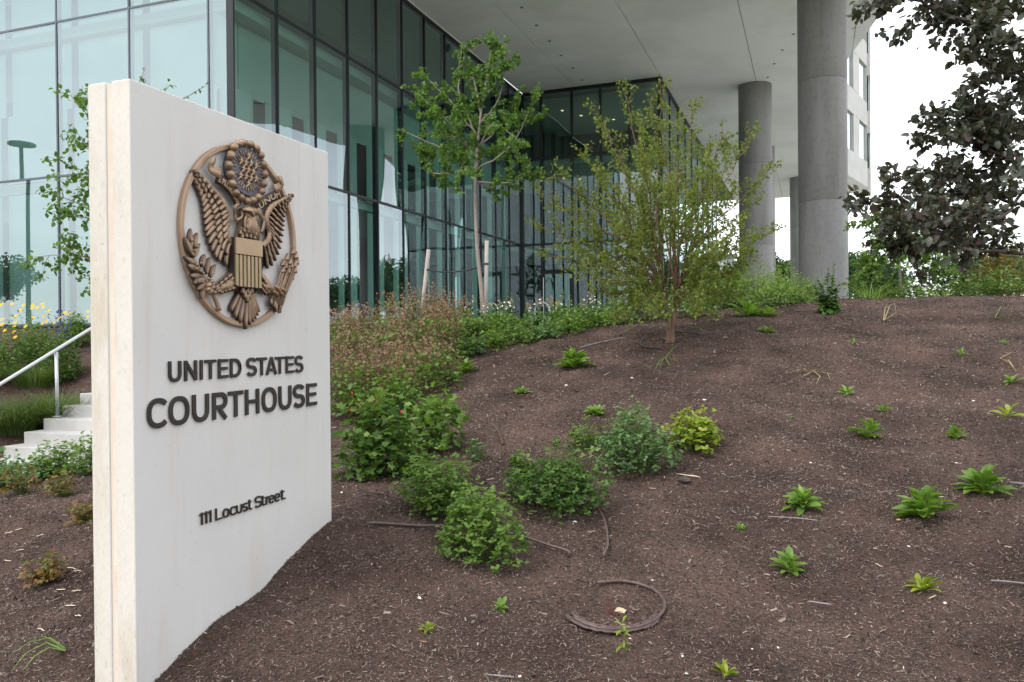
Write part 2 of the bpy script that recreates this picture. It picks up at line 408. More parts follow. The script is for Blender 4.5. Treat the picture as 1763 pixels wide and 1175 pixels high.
# front facade (plane y = YC, faces -y)
FM = [0, .69, 3.07, 5.44, 7.81, 10.18, 12.55, 14.92]
FR = [(ZP+.06, T2), (T2, T1), (T1, T1+4.0), (T1+4.0, T1+8)]
for i in range(len(FM)-1):
    a1, a0 = XF-FM[i], XF-FM[i+1]
    for (z0, z1) in FR: pane('y', YC, a0+.025, a1-.025, z0+.03, z1-.03, M_glass_f, bow=.008)
for d in FM[1:]:
    x = XF-d
    bpart(MB().box((x-.022, YC-.02, ZP), (x+.022, YC+.14, T1+8)), 'mullion', M_framel)
for z in (T2, T1, T1+4):
    for i in range(len(FM)-1):
        bpart(MB().box((XF-FM[i+1]+.023, YC-.016, z-.024), (XF-FM[i]-.023, YC+.10, z+.024)), 'transom', M_framel)
bpart(MB().box((XF-15, YC-.04, ZP-.3), (XF-.02, YC+.14, ZP+.05)), 'sill', M_frame)
# recess wall (plane y = YR, faces -y)
RMl = [0, .95, 2.40, 3.72, 5.0, 6.35]
z_door = ZP+2.62
for i in range(5):
    a0, a1 = XF+RMl[i], XF+RMl[i+1]
    for k, (z0, z1) in enumerate(ROWS):
        if k == 0 and i == 1: z0 = z_door
        pane('y', YR, a0+.03, a1-.03, z0+.03, z1-.03, M_glass_r, bow=.003, tilt=.0015)
    for z in (T2, T1):
        bpart(MB().box((a0+.05, YR-.03, z-.05), (a1-.05, YR+.1, z+.05)), 'transom', M_frame)
for i, d in enumerate(RMl):
    wd = .10 if i in (0, 5) else .045
    bpart(MB().box((XF+d-wd, YR-.05, ZP), (XF+d+wd, YR+.14, HS-.13)), 'mullion', M_frame)
bpart(MB().box((XF+.1, YR-.05, HS-.128), (XE+.1, YR+.14, HS-.02)), 'head_channel', M_frame)
bpart(MB().box((XF, YR-.05, ZP-.2), (XE+.1, YR+.14, ZP+.05)), 'sill', M_frame)
# the door with its frame, handle and glass
x0, x1 = XF+RMl[1]+.05, XF+RMl[2]-.05
door = bpart(MB().box((x0, YR-.045, ZP+.05), (x0+.09, YR+.06, z_door)).box((x1-.09, YR-.045, ZP+.05), (x1, YR+.06, z_door))
             .box((x0+.09, YR-.045, z_door-.16), (x1-.09, YR+.06, z_door)).box((x0+.09, YR-.045, ZP+.05), (x1-.09, YR+.06, ZP+.3)), 'door', M_frame)
o = link('pane', MB().box((x0+.09, YR-.005, ZP+.3), (x1-.09, YR+.005, z_door-.16)).mesh('pane', M_glass_r, origin=BO), door)
M_steel = mat('brushed_steel', (.55, .55, .56), rough=.35, metal=.9)
o = link('handle', MB().tube([(x0+.05, YR-.12, ZP+.35), (x0+.05, YR-.12, ZP+2.3)], .022, 8).mesh('handle', M_steel, origin=BO), door)
M_yel = mat('sticker', (.55, .42, .05), rough=.6)
vs = [(0, 0, 0)]+[(math.cos(t*math.pi/8)*.13, 0, math.sin(t*math.pi/8)*.13) for t in range(16)]
mb = MB().add([((x0+x1)/2+a, YR-.012, ZP+1.15+c) for a, b_, c in vs], [(0, i+1, (i+1)%16+1) for i in range(16)])
link('sticker', mb.mesh('sticker', M_yel, origin=BO), door)
# side wall beyond the recess (plane x = XE, faces +x)
for i in range(9):
    a0, a1 = YR+.15+i*2.4, YR+.15+(i+1)*2.4
    for (z0, z1) in ROWS: pane('x', XE, a0+.03, a1-.03, z0+.03, z1-.03, M_glass_r, bow=.003, tilt=.0015)
    bpart(MB().box((XE-.1, a1-.03, ZP), (XE+.03, a1+.03, HS-.13)), 'mullion', M_frame)
bpart(MB().box((XE-.12, YR+.15, HS-.128), (XE+.03, YR+22, HS-.02)), 'head_channel', M_frame)
# inside: floors, rear walls, fins and roller blinds
for z in (T2, T1):
    bpart(MB().box((XF-15, YC+.35, z-.28), (XF-.28, YR+14, z-.02)), 'floor_slab', M_inner)
    bpart(MB().box((XF-.28, YR+.35, z-.28), (XE-.3, YR+14, z-.02)), 'floor_slab', M_inner)
bpart(MB().box((XF-15, YC+.2, ZP-.2), (XE-.2, YR+20, ZP)), 'floor_slab', M_inner)
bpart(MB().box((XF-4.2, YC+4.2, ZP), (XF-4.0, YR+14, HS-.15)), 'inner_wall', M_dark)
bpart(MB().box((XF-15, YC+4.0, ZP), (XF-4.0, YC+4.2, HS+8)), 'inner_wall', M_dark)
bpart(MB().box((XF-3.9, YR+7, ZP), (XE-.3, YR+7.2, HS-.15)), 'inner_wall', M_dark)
for i in range(12):
    y = YC+i*PT
    bpart(MB().box((XF-.42, y+.06, T2+.02), (XF-.40, y+1.12, 5.98+EYE)), 'blind', M_blind)
    bpart(MB().box((XF-.42, y+.06, ZP+.02), (XF-.40, y+1.08, T2-.3)), 'blind', M_blind)
    bpart(MB().box((XF-.80, y+1.14, T2+.02), (XF-.76, y+PT+.04, T1-.3)), 'fin', M_inner)
    bpart(MB().box((XF-.80, y+.04, 6.05+EYE), (XF-.76, y+1.10, T1-.3)), 'bulkhead', M_inner)
for i in range(1, len(FM)-1):
    a1, a0 = XF-FM[i]-.12, XF-FM[i+1]+.12
    for z0, z1 in ((ZP+.02, T2-.3), (T2+.02, 5.98+EYE)):
        bpart(MB().box((a0, YC+.40, z0), (a1, YC+.42, z1)), 'blind', M_blind)
    bpart(MB().box((a0, YC+.55, 6.02+EYE), (a1, YC+.58, T1-.3)), 'bulkhead', M_blind)
    bpart(MB().box((a0, YC+.55, T1+.02), (a1, YC+.58, T1+4-.3)), 'blind', M_blind)
# lit downlights inside the lobby (small lamps seen through the recess glass)
M_lamp = bpy.data.materials.new('lamp_warm'); M_lamp.use_nodes = True
_b = M_lamp.node_tree.nodes['Principled BSDF']; _b.inputs['Emission Color'].default_value = (1, .72, .4, 1); _b.inputs['Emission Strength'].default_value = 1.6
bpart(MB().box((XF-.3, YR+.35, HS-.4), (XE-.3, YR+6.9, HS-.3)), 'ceiling', M_inner)
for a, b_, z in ((1.3, 2.0, HS-.415), (1.9, 3.2, HS-.415), (3.2, 4.5, HS-.415), (.9, 3.4, T1-.295), (1.6, 3.9, T1-.295), (3.0, 2.4, T1-.295), (4.2, 4.5, T1-.295)):
    bpart(MB().box((XF+a, YR+b_, z), (XF+a+.11, YR+b_+.11, z+.01)), 'lobby_downlight', M_lamp)
# soffit: outline in plan
def pl(X, Z): v = W(X, Z, 0); return (v.x, v.y)
edge = [pl(9.2, 6.2), pl(11.2, 18.2), pl(12.8, 27.75), pl(13.8, 33.8), pl(14.6, 38.5), pl(18.2, 47), pl(22.2, 55.3), pl(27.2, 62.3), pl(29, 66.5)]
y_front = YC - .0
def edge_x(y):
    for (ax, ay), (bx, by) in zip(edge[:-1], edge[1:]):
        if ay <= y <= by: return ax+(bx-ax)*(y-ay)/(by-ay)
    return edge[-1][0] if y > edge[-1][1] else edge[0][0]
y_end = W(16, 69.0, 0).y
xs_g = [XF+.045+2.55+3.80*k for k in range(-1, 12)]; xs_g[0] = XF+.045
ys_g = [YC-.05]
y = 28.6
while y > YC+.3: y -= 3.7
y += 3.7
while y < y_end: ys_g.append(y); y += 3.7
ys_g.append(y_end)
def clip_poly(poly, x0, x1, y0, y1):
    for (ax, s, v) in ((0, 1, x0), (0, -1, x1), (1, 1, y0), (1, -1, y1)):
        o = []
        for i in range(len(poly)):
            p, q = poly[i-1], poly[i]
            pi, qi = s*(p[ax]-v) >= 0, s*(q[ax]-v) >= 0
            if pi != qi:
                t = (v-p[ax])/(q[ax]-p[ax]); o.append((p[0]+(q[0]-p[0])*t, p[1]+(q[1]-p[1])*t))
            if qi: o.append(q)
        poly = o
        if len(poly) < 3: return []
    return poly
outline = [(XF+.045, YC-.05)] + [(edge_x(YC-.05), YC-.05)] + [p for p in edge if p[1] > YC] + [(edge_x(y_end), y_end), (XF+.045, y_end)]
gap = .012
for i in range(len(xs_g)-1):
    for j in range(len(ys_g)-1):
        if ys_g[j] > YR and xs_g[i+1] < XE+.2: continue
        q = clip_poly(outline, xs_g[i]+gap, xs_g[i+1]-gap, ys_g[j]+.004, ys_g[j+1]-.004)
        if len(q) >= 3:
            # drop tiny duplicate points
            qq = [p for k, p in enumerate(q) if (abs(p[0]-q[k-1][0])+abs(p[1]-q[k-1][1])) > 1e-4]
            if len(qq) >= 3: bpart(MB().prism(qq, HS, HS+.05), 'soffit_panel', M_soffit)
bpart(MB().prism(outline, HS+.06, HS+.3), 'soffit_backing', M_joint)
# upper storeys standing on the soffit edge
outer = [(XF-15, YC+.5), (XF+.2, YC+.5), (edge_x(YC+.5)-.05, YC+.5)] + [p for p in edge if p[1] > YC+.6] + [(edge_x(y_end), y_end), (XF-15, y_end)]
up = MB(); n = len(outer)
bpart(MB().prism([(x, y) for x, y in outer[2:-1]] + [(XF+.2, y_end), (XF+.2, YC+.5)], HS+.31, HS+.32), 'floor_slab', M_prec)
for k in range(2, n-2):
    (ax, ay), (bx, by) = outer[k], outer[k+1]
    Lw = math.hypot(bx-ax, by-ay); dx, dy = (bx-ax)/Lw, (by-ay)/Lw; nx, ny = dy, -dx
    st = 4.55; wn = max(1, int(round(Lw/4.2)))
    def Q(s, z, o): return (ax+dx*s+nx*o, ay+dy*s+ny*o, z)
    def slab(s0, s1, z0, z1, o0, o1, name, m):
        mb = MB(); vs = [Q(s0, z0, o0), Q(s1, z0, o0), Q(s1, z0, o1), Q(s0, z0, o1), Q(s0, z1, o0), Q(s1, z1, o0), Q(s1, z1, o1), Q(s0, z1, o1)]
        mb.add(vs, [(0,3,2,1),(4,5,6,7),(0,1,5,4),(1,2,6,5),(2,3,7,6),(3,0,4,7)]); return bpart(mb, name, m)
    slab(0, Lw, HS+.02, HS+1.9, -.28, .02, 'precast_panel', M_prec)
    for f in range(3):
        zf = HS+1.9+f*st
        slab(0, Lw, zf+2.75, zf+st-.03, -.28, .02, 'precast_panel', M_prec)
        for i in range(wn):
            s0, s1 = Lw*i/wn, Lw*(i+1)/wn; wl = (s1-s0)*.42
            slab(s0, s0+wl, zf+.01, zf+2.74, -.28, .012, 'precast_panel', M_prec)
            slab(s0+wl+.03, s1-.03, zf+.01, zf+2.74, -.16, -.13, 'window', M_glass_f)
            slab(s0+wl+.03, s0+wl+.1, zf+.01, zf+2.74, -.125, -.05, 'window_frame', M_frame)
# front wall of the upper storeys (over the front facade line)
for f in range(3):
    bpart(MB().box((XF+.3, YC+.5, HS+.35+f*4.5), (edge_x(YC+.5)-.3, YC+.8, HS+2.2+f*4.5)), 'precast_panel', M_prec)
    bpart(MB().box((XF+.3, YC+.6, HS+2.23+f*4.5), (edge_x(YC+.5)-.3, YC+.64, HS+4.82+f*4.5)), 'window', M_glass_f)
# columns
def column(X, Z, r, label):
    c = W(X, Z, 0); mb = MB(); k = 40
    for (z0, z1) in ((ZP-1.0, ZP+3.6), (ZP+3.606, ZP+7.2), (ZP+7.206, HS-.001)):
        rr = r
        vs = [(c.x+math.cos(2*math.pi*i/k)*q, c.y+math.sin(2*math.pi*i/k)*q, z) for z, q in ((z0, rr-.006), (z0+.008, rr), (z1-.008, rr), (z1, rr-.006)) for i in range(k)]
        mb.add(vs, [(j*k+i, j*k+(i+1)%k, (j+1)*k+(i+1)%k, (j+1)*k+i) for j in range(3) for i in range(k)])
    mb.add([(c.x+math.cos(2*math.pi*i/k)*(r-.02), c.y+math.sin(2*math.pi*i/k)*(r-.02), z) for z in (ZP-1, HS) for i in range(k)],
           [(i, (i+1)%k, k+(i+1)%k, k+i) for i in range(k)])
    bpart(mb, 'column', M_conc, smooth=True, label=label)
column(9.40, 24.6, .70, 'nearest and tallest looking round concrete column')
column(10.97, 36.6, .725, 'second round concrete column behind the shrub')
column(15.0, 48.7, .72, None); column(20.7, 58.3, .75, None)
# downlights and the dome camera under the soffit
M_hole = mat('downlight_trim', (.15, .15, .15), rough=.6)
def disc(x, y, z, r, m, name):
    k = 14
    mb = MB(); mb.add([(x+math.cos(2*math.pi*i/k)*r, y+math.sin(2*math.pi*i/k)*r, zz) for zz in (z-.012, z) for i in range(k)],
        [tuple(range(k-1, -1, -1))]+[(i, (i+1)%k, k+(i+1)%k, k+i) for i in range(k)]); bpart(mb, name, m)
def on_soffit(px, py):
    d = wdir(px, py); t = (HS-EYE)/d.z; return (d.x*t, d.y*t)
for px, py in ((898,13),(923.5,43.6),(946,70.8),(966,95.7),(985.8,117.5),(1001.8,138),(1365.8,59),(1347,86.5),(1333,110),(1321.8,133)):
    x, y = on_soffit(px, py); disc(x, y, HS-.001, .06, M_hole, 'downlight')
x, y = on_soffit(812, 72)
mb = MB().tube([(x, y, HS-.01), (x, y, HS-.14)], .10, 14).tube([(x, y, HS-.14), (x, y, HS-.2), (x, y, HS-.25), (x, y, HS-.27)], [.085, .08, .05, .01], 14)
bpart(mb, 'dome_camera', M_frame, smooth=True)
# plaza paving sheet in front of the glass
mb = MB().add([(XF-16, YC-1.0, ZP-.02), (XF-.05, YC-1.0, ZP-.02), (XF-.05, YC-.1, ZP-.02), (XF-16, YC-.1, ZP-.02)], [(0, 1, 2, 3)])
mb.add([(XF+.05, YC+2, ZP-.02), (XF+30, YC+7, ZP-.02), (XF+80, YC+7, ZP-.02), (XF+80, y_end+60, ZP-.02), (XF+.05, y_end+60, ZP-.02)], [(0, 1, 2, 3, 4)])
o = mb.build('plaza', M_pave); tag(o, kind='structure')
# floors, ceiling and roof that close the glazed block
bpart(MB().box((XF-15, YC+.35, HS-.14), (XF-.2, YR+20, HS+.2)), 'floor_slab', M_inner)
bpart(MB().box((XF-.19, YR+.35, HS-.14), (XE-.2, YR+20, HS+.055)), 'floor_slab', M_inner)
bpart(MB().box((XF-15, YC+.15, HS+8.2), (XF+.28, YR+20, HS+8.5)), 'roof', M_prec)
bpart(MB().box((XF+.02, YC+.12, HS+.05), (XF+.19, YC+20, HS+8.2)), 'precast_panel', M_prec)
# ================================================================ MONUMENT SIGN
M_lime = mat('sign_concrete', (.63, .615, .60), (.68, .665, .645), scale=1.7, rough=.75, bump=.12, bscale=140, lo=.3, hi=.7, detail=8)
M_limLit = mat('sign_concrete_lit_end', (.60, .565, .505), (.68, .65, .60), scale=3.2, rough=.8, bump=.3, bscale=90, lo=.3, hi=.72, detail=10, stretch=(1, 1, .35))  # same concrete on the end faces, warm light on them put into the colour
M_seal_j = mat('joint_sealant', (.68, .54, .44), (.74, .64, .55), scale=8, rough=.8, bump=.3, bscale=50)
M_stain = mat('joint_stain', (.20, .15, .10), (.64, .58, .50), scale=5, rough=.9, lo=.36, hi=.47, stretch=(1, 1, .3), detail=9)
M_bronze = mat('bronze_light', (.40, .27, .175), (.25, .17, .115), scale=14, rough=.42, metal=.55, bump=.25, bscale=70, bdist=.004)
M_bronze2 = mat('bronze_ring', (.42, .285, .19), (.36, .24, .16), scale=9, rough=.45, metal=.4)
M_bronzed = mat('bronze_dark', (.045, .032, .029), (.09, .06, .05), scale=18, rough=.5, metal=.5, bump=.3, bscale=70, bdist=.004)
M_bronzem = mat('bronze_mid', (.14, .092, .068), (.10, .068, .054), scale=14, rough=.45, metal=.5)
M_gold = mat('bronze_shield', (.46, .33, .21), (.42, .29, .18), scale=12, rough=.45, metal=.35)
M_olive = mat('bronze_stripe', (.33, .28, .15), (.38, .31, .18), scale=12, rough=.45, metal=.35)
M_disc = mat('patina_disc', (.085, .085, .115), (.115, .11, .14), scale=20, rough=.5, metal=.3, bump=.3, bscale=120, bdist=.003)
M_letter = mat('letter_bronze', (.028, .024, .021), (.042, .034, .029), scale=10, rough=.5, metal=.2)

nc = P(223, 135, 3.65)                      # near top corner of the lettered face
XS, YS0, ZS1 = nc.x, nc.y, nc.z
def on_face(px, py, w=0.0):
    d = wdir(px, py); t = (XS+w)/d.x
    return (d.y*t, EYE+d.z*t)               # (y, z)
YS1 = on_face(565, 262)[0]
sign = empty('monument_sign', (XS-.12, (YS0+YS1)/2, EYE-1.5)); SO = sign.location.copy()
tag(sign, 'tall cream concrete slab sign with bronze eagle seal and raised dark courthouse lettering', 'sign')
def sp(mb, name, m, smooth=False, bevel=0, parent=None, seg=2):
    me = mb.mesh(name, m, smooth, origin=SO); o = link(name, me, parent or sign)
    if parent is not None and parent is not sign: pass
    if bevel:
        b = o.modifiers.new('bevel', 'BEVEL'); b.width = bevel; b.segments = seg; b.limit_method = 'ANGLE'
    return o
zb = EYE-2.4
def weather(m, scale, lo, amount, stretch):
    """multiply streaks and blotches into the base colour of a material"""
    n = m.node_tree; b = n.nodes['Principled BSDF']; src = b.inputs['Base Color'].links[0].from_socket
    tc = n.nodes.new('ShaderNodeTexCoord'); mp = n.nodes.new('ShaderNodeMapping'); mp.inputs['Scale'].default_value = stretch
    t = n.nodes.new('ShaderNodeTexNoise'); t.inputs['Scale'].default_value = scale; t.inputs['Detail'].default_value = 9; t.inputs['Roughness'].default_value = .62
    r = n.nodes.new('ShaderNodeValToRGB'); r.color_ramp.elements[0].position = lo; r.color_ramp.elements[0].color = (*amount, 1); r.color_ramp.elements[1].position = lo+.16; r.color_ramp.elements[1].color = (1, 1, 1, 1)
    x = n.nodes.new('ShaderNodeMix'); x.data_type = 'RGBA'; x.blend_type = 'MULTIPLY'; x.inputs['Factor'].default_value = 1
    n.links.new(tc.outputs['Object'], mp.inputs[0]); n.links.new(mp.outputs[0], t.inputs['Vector']); n.links.new(t.outputs['Fac'], r.inputs[0])
    n.links.new(src, x.inputs['A']); n.links.new(r.outputs[0], x.inputs['B']); n.links.new(x.outputs['Result'], b.inputs['Base Color'])
weather(M_lime, 1.3, .34, (.93, .92, .90), (1, 1.6, .5)); weather(M_lime, 30, .22, (.86, .83, .79), (1, 1, 1)); weather(M_lime, 5, .30, (.94, .93, .90), (1, 3, .25))
weather(M_limLit, 6, .34, (.88, .83, .75), (1, 1, .3)); weather(M_limLit, 40, .24, (.72, .65, .55), (1, 1, .6))
weather(M_conc, 1.1, .40, (.86, .855, .85), (1, 1, .12)); weather(M_conc, 9, .34, (.85, .84, .83), (1, 1, 1)); weather(M_soffit, .35, .40, (.90, .90, .89), (1, 1, 1))
def two_mat_slab(x0, x1, name, ends):
    mb = MB().box((x0, YS0, zb), (x1, YS1, ZS1))
    o = sp(mb, name, [M_lime, M_limLit], bevel=.006, seg=3)
    for p in o.data.polygons:
        if abs(p.normal.y) > .9: p.material_index = 1
    return o
two_mat_slab(XS-.108, XS, 'front_slab', 1)
two_mat_slab(XS-.249, XS-.143, 'back_slab', 1)
sp(MB().box((XS-.126, YS0+.004, zb), (XS-.1085, YS1-.012, ZS1-.010)), 'joint_sealant', M_seal_j)
sp(MB().box((XS-.1425, YS0+.007, zb), (XS-.1265, YS1-.016, ZS1-.014)), 'joint_filler', M_stain)

# --- raised letters ---------------------------------------------------------
def arc(cx, cy, rx, ry, a0, a1, n=14, e=2.0):
    o = []
    for i in range(n+1):
        t = math.radians(a0+(a1-a0)*i/n); c, s_ = math.cos(t), math.sin(t)
        o.append((cx+rx*math.copysign(abs(c)**(2/e), c), cy+ry*math.copysign(abs(s_)**(2/e), s_)))
    return o
def glyph_strokes(ch, W_, H_, t):
    """centre lines of the strokes of a plain narrow sans letter, in metres"""
    h = t/2; r, l, T, B = W_-h, h, H_-h, h; cx, cy = W_/2, H_/2; rx, ry = cx-h, cy-h; E = 2.35
    tp, bt = H_, 0
    if ch == 'I': return [[(cx, bt), (cx, tp)]]
    if ch == '1': return [[(r, bt), (r, tp)], [(r-h*.4, tp-h*1.1), (W_*.22, tp-H_*.19)]]
    if ch == 'U' or ch == 'u':
        q = min(rx, H_*.42)
        o = [[(l, tp), (l, B+q)]+arc(cx, B+q, rx, q, 180, 360, e=2.2)[1:]+[(r, tp)]]
        return o
    if ch == 'N': return [[(l, bt), (l, tp)], [(r, bt), (r, tp)], [(l, tp-h*.6), (r, bt+h*.6)]]
    if ch == 'T': return [[(0, T), (W_, T)], [(cx, bt), (cx, T-h)]]
    if ch == 'E': return [[(l, bt), (l, tp)], [(t, T), (W_, T)], [(t, cy*1.02), (W_*.92, cy*1.02)], [(t, B), (W_, B)]]
    if ch == 'L': return [[(l, bt), (l, tp)], [(t, B), (W_, B)]]
    if ch == 'H': return [[(l, bt), (l, tp)], [(r, bt), (r, tp)], [(t, cy*1.02), (W_-t, cy*1.02)]]
    if ch == 'D':
        q = min(W_*.55, H_*.42)
        return [[(l, bt), (l, tp)], [(t, T), (r-q, T)]+arc(r-q, T-q, q, q, 90, 0)[1:]+arc(r-q, B+q, q, q, 0, -90)+[(t, B)]]
    if ch == 'R':
        m = H_*.44; q = (T-m)/2
        return [[(l, bt), (l, tp)], [(t, T), (r-q, T)]+arc(r-q, T-q, q, q, 90, -90)[1:]+[(t, m)], [(W_*.48, m-h), (W_-h*1.05, bt)]]
    if ch == 'A': return [[(h*1.05, bt), (cx, tp-h*.3)], [(W_-h*1.05, bt), (cx, tp-h*.3)], [(W_*.26, H_*.27), (W_*.74, H_*.27)]]
    if ch in 'O0o': return [arc(cx, cy, rx, ry, 0, 360, 40, E)]
    if ch in 'Cc': q = (W_-h*1.5)/1.776; return [arc(l+q, cy, q, ry, 42, 318, 34, E)]
    if ch == 'e': return [arc(cx, cy, rx, ry, 0, 312, 34, E), [(t*.8, cy), (W_, cy)]]
    if ch in 'Ss':
        q = (T-B)/4
        return [arc(cx, T-q, rx, q, 25, 180, 12, 2.2)[:-1]+arc(cx, T-q, rx, q, 180, 250, 6, 2.2)+arc(cx, B+q, rx, q, 70, 0, 6, 2.2)+arc(cx, B+q, rx, q, 0, -155, 12, 2.2)[1:]]
    if ch == 'r': return [[(l, bt), (l, tp)], arc(W_*1.0, H_*.62, W_-h, T-H_*.62, 180, 92, 10)]
    if ch == 't': return [[(W_*.34, tp)]+[(W_*.34, B+H_*.16)]+arc(W_*.34+H_*.16, B+H_*.16, H_*.16, H_*.16, 180, 270, 8)[1:]+[(W_, B)], [(W_*.04, H_*.79), (W_*.78, H_*.79)]]
def glyph(ch, y0, y1, z0, z1, depth=.008, off=.004, weight=.02):
    mb = MB(); t = weight
    for k, pts in enumerate(glyph_strokes(ch, y1-y0, z1-z0, t)):
        p = [Vector((y0+a, z0+b)) for a, b in pts]
        q = [p[0]]
        for v in p[1:]:
            if (v-q[-1]).length > 1e-5: q.append(v)
        p = q; n = len(p); closed = (p[0]-p[-1]).length < 1e-3
        if closed: p = p[:-1]; n -= 1
        if ch == 'N' and k == 2 or ch == 'A' and k < 2: tt = t*.98
        elif len(p) == 2 and abs(p[0][1]-p[1][1]) < 1e-6: tt = t*.90
        else: tt = t
        vs = []; w1 = off+depth+.0003*k
        for i in range(n):
            a = p[(i-1) % n] if (closed or i > 0) else None; b = p[(i+1) % n] if (closed or i < n-1) else None
            d1 = (p[i]-a).normalized() if a is not None else None; d2 = (b-p[i]).normalized() if b is not None else None
            if d1 is None: d1 = d2
            if d2 is None: d2 = d1
            d = (d1+d2).normalized(); nn = Vector((-d[1], d[0])); m = tt/2/max(.5, nn.dot(Vector((-d1[1], d1[0]))))
            for s_ in (1, -1):
                for w_ in (off, w1-.001, w1):
                    g = 0 if w_ != w1 else .0008
                    vs.append((XS+w_, p[i][0]+nn[0]*(m-g)*s_, p[i][1]+nn[1]*(m-g)*s_))
        order = [0, 1, 2, 5, 4, 3]; m_ = n if closed else n-1; fs = []
        for i in range(m_):
            j = (i+1) % n
            for e in range(6):
                a, b = order[e], order[(e+1) % 6]; fs.append((i*6+a, i*6+b, j*6+b, j*6+a))
        if not closed: fs += [tuple(order), tuple((n-1)*6+o for o in reversed(order))]
        mb.add(vs, fs)
    return mb
def zrow(px, ptop, pbot, sc=3.455, ox=220, oy=580):
    return on_face(ox+px/sc, oy+ptop/sc, .02)[1], on_face(ox+px/sc, oy+pbot/sc, .02)[1]
def yy(px, py, sc=3.455): return on_face(220+px/sc, 580+py/sc, .02)[0]
def wt(px, py): return yy(640+px, py)-yy(640, py)
def row(chars, spans, zt, zbm, weight, under=.0, xh=None, low='', py=0, tall=''):
    h = zt-zbm
    for ch, (a, b) in zip(chars, spans):
        y0, y1 = yy(a, py), yy(b, py); z0, z1 = zbm, zt
        if ch in low: z1 = zbm+h*xh
        if ch in tall: z1 = zbm+h*.92
        if ch in 'COUSocuse': z0 -= h*.012; 
        if ch in 'COSocse': z1 += h*.012
        sp(glyph(ch, y0, y1, z0, z1, weight=weight), 'letter', M_letter)
z1, z0 = zrow(385, 141, 262)
row('UNITEDSTATES', [(255,330),(350,423),(442,457),(470,537),(550,608),(621,686),(719,778),(778,838),(833,898),(888,943),(952,999),(1006,1054)], z1, z0, wt(12.6, 190), py=190)
z1, z0 = zrow(751, 312, 462)
row('COURTHOUSE', [(127,242),(256,377),(396,494),(516,603),(610,697),(711,792),(810,896),(910,984),(996,1063),(1075,1134)], z1, z0, wt(17.6, 390), py=390)
z1, z0 = zrow(553, 1018, 1090)
row('111LocustStreet', [(436,457),(463,483),(489,508),(534,572),(577,615),(620,655),(658,692),(697,725),(728,750),(768,808),(808,826),(834,849),(852,884),(886,917),(920,948)],
    z1, z0, wt(6.5, 1020), low='ocusre', xh=.745, py=1020, tall='t')

# --- bronze eagle seal ------------------------------------------------------
def S(cx, cy, w=.035):
    """pixel of the 3.093x crop at (280,220) -> (y, z) on the face"""
    return Vector(on_face(280+cx/3.093, 220+cy/3.093, w))
seal = empty('eagle_seal', (0, 0, 0), parent=sign)
def ss(mb, name, m, smooth=True, bevel=0):
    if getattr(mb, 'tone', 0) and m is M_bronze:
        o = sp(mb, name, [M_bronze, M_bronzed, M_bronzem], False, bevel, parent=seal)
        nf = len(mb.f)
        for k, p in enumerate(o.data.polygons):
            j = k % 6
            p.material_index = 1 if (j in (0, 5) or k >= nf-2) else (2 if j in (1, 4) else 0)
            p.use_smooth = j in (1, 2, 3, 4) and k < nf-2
        return o
    return sp(mb, name, m, smooth, bevel, parent=seal)
def V3(q, w): return (XS+w, q[0], q[1])
def blade(p0, p1, wd, w0=.03, h=.008, shape='feather', curve=0, th=.010, n=8, tilt=0):
    """domed blade from p0 to p1 (face coordinates)"""
    p0, p1 = Vector(p0), Vector(p1); d = p1-p0; Ln = d.length; t = d/Ln; q = Vector((-t[1], t[0]))
    vs = []; mb = MB(); mb.tone = 1
    for i in range(n+1):
        s = i/n
        if shape == 'feather': hw = wd*(.62+.38*min(1, s*2.2))*math.sqrt(max(0, 1-max(0, (s-.80)/.20)**2))
        elif shape == 'leaf': hw = wd*math.sin(math.pi*min(1, .06+s*.94))**.75
        elif shape == 'point': hw = wd*(1-s)**.6
        else: hw = wd
        hw = max(hw, .0004)
        c = p0+d*s+q*curve*math.sin(math.pi*s)
        l, r = c+q*hw, c-q*hw
        vs += [V3(l, w0-th), V3(l, w0+tilt), V3(c+q*hw*.5, w0+h*.75+tilt*.5), V3(c, w0+h*(1.0 if shape != 'leaf' else .45)), V3(c-q*hw*.5, w0+h*.75-tilt*.5), V3(r, w0-tilt), V3(r, w0-th)]
    fs = [(i*7+j, (i+1)*7+j, (i+1)*7+j+1, i*7+j+1) for i in range(n) for j in range(6)]
    fs += [(0, 1, 2, 3, 4, 5, 6), tuple(n*7+j for j in range(6, -1, -1))]
    return mb.add(vs, fs)
def plate(poly, w0, w1):
    """polygon in face coordinates extruded from w0 to w1"""
    mb = MB(); n = len(poly)
    a = sum(poly[i][0]*poly[(i+1)%n][1]-poly[(i+1)%n][0]*poly[i][1] for i in range(n))
    if a < 0: poly = poly[::-1]
    mb.add([V3(p, w0) for p in poly]+[V3(p, w1) for p in poly], [tuple(range(n-1, -1, -1)), tuple(range(n, 2*n))]+[(i, (i+1)%n, n+(i+1)%n, n+i) for i in range(n)])
    return mb
def dome(c, a, b, w0, h, ang=0, k=12, mid=None):
    rings = [(1, 0), (.96, .35), (.8, .68), (.5, .92), (.18, 1)]
    vs = []; ca, sa = math.cos(ang), math.sin(ang)
    for r, z in rings:
        for i in range(k):
            t = 2*math.pi*i/k; x, y = a*r*math.cos(t), b*r*math.sin(t)
            vs.append(V3((c[0]+x*ca-y*sa, c[1]+x*sa+y*ca), w0+h*z))
    vs.append(V3(c, w0+h)); m = len(rings)
    fs = [(j*k+i, j*k+(i+1)%k, (j+1)*k+(i+1)%k, (j+1)*k+i) for j in range(m-1) for i in range(k)]
    fs += [((m-1)*k+i, (m-1)*k+(i+1)%k, m*k) for i in range(k)]
    return MB().add(vs, fs)
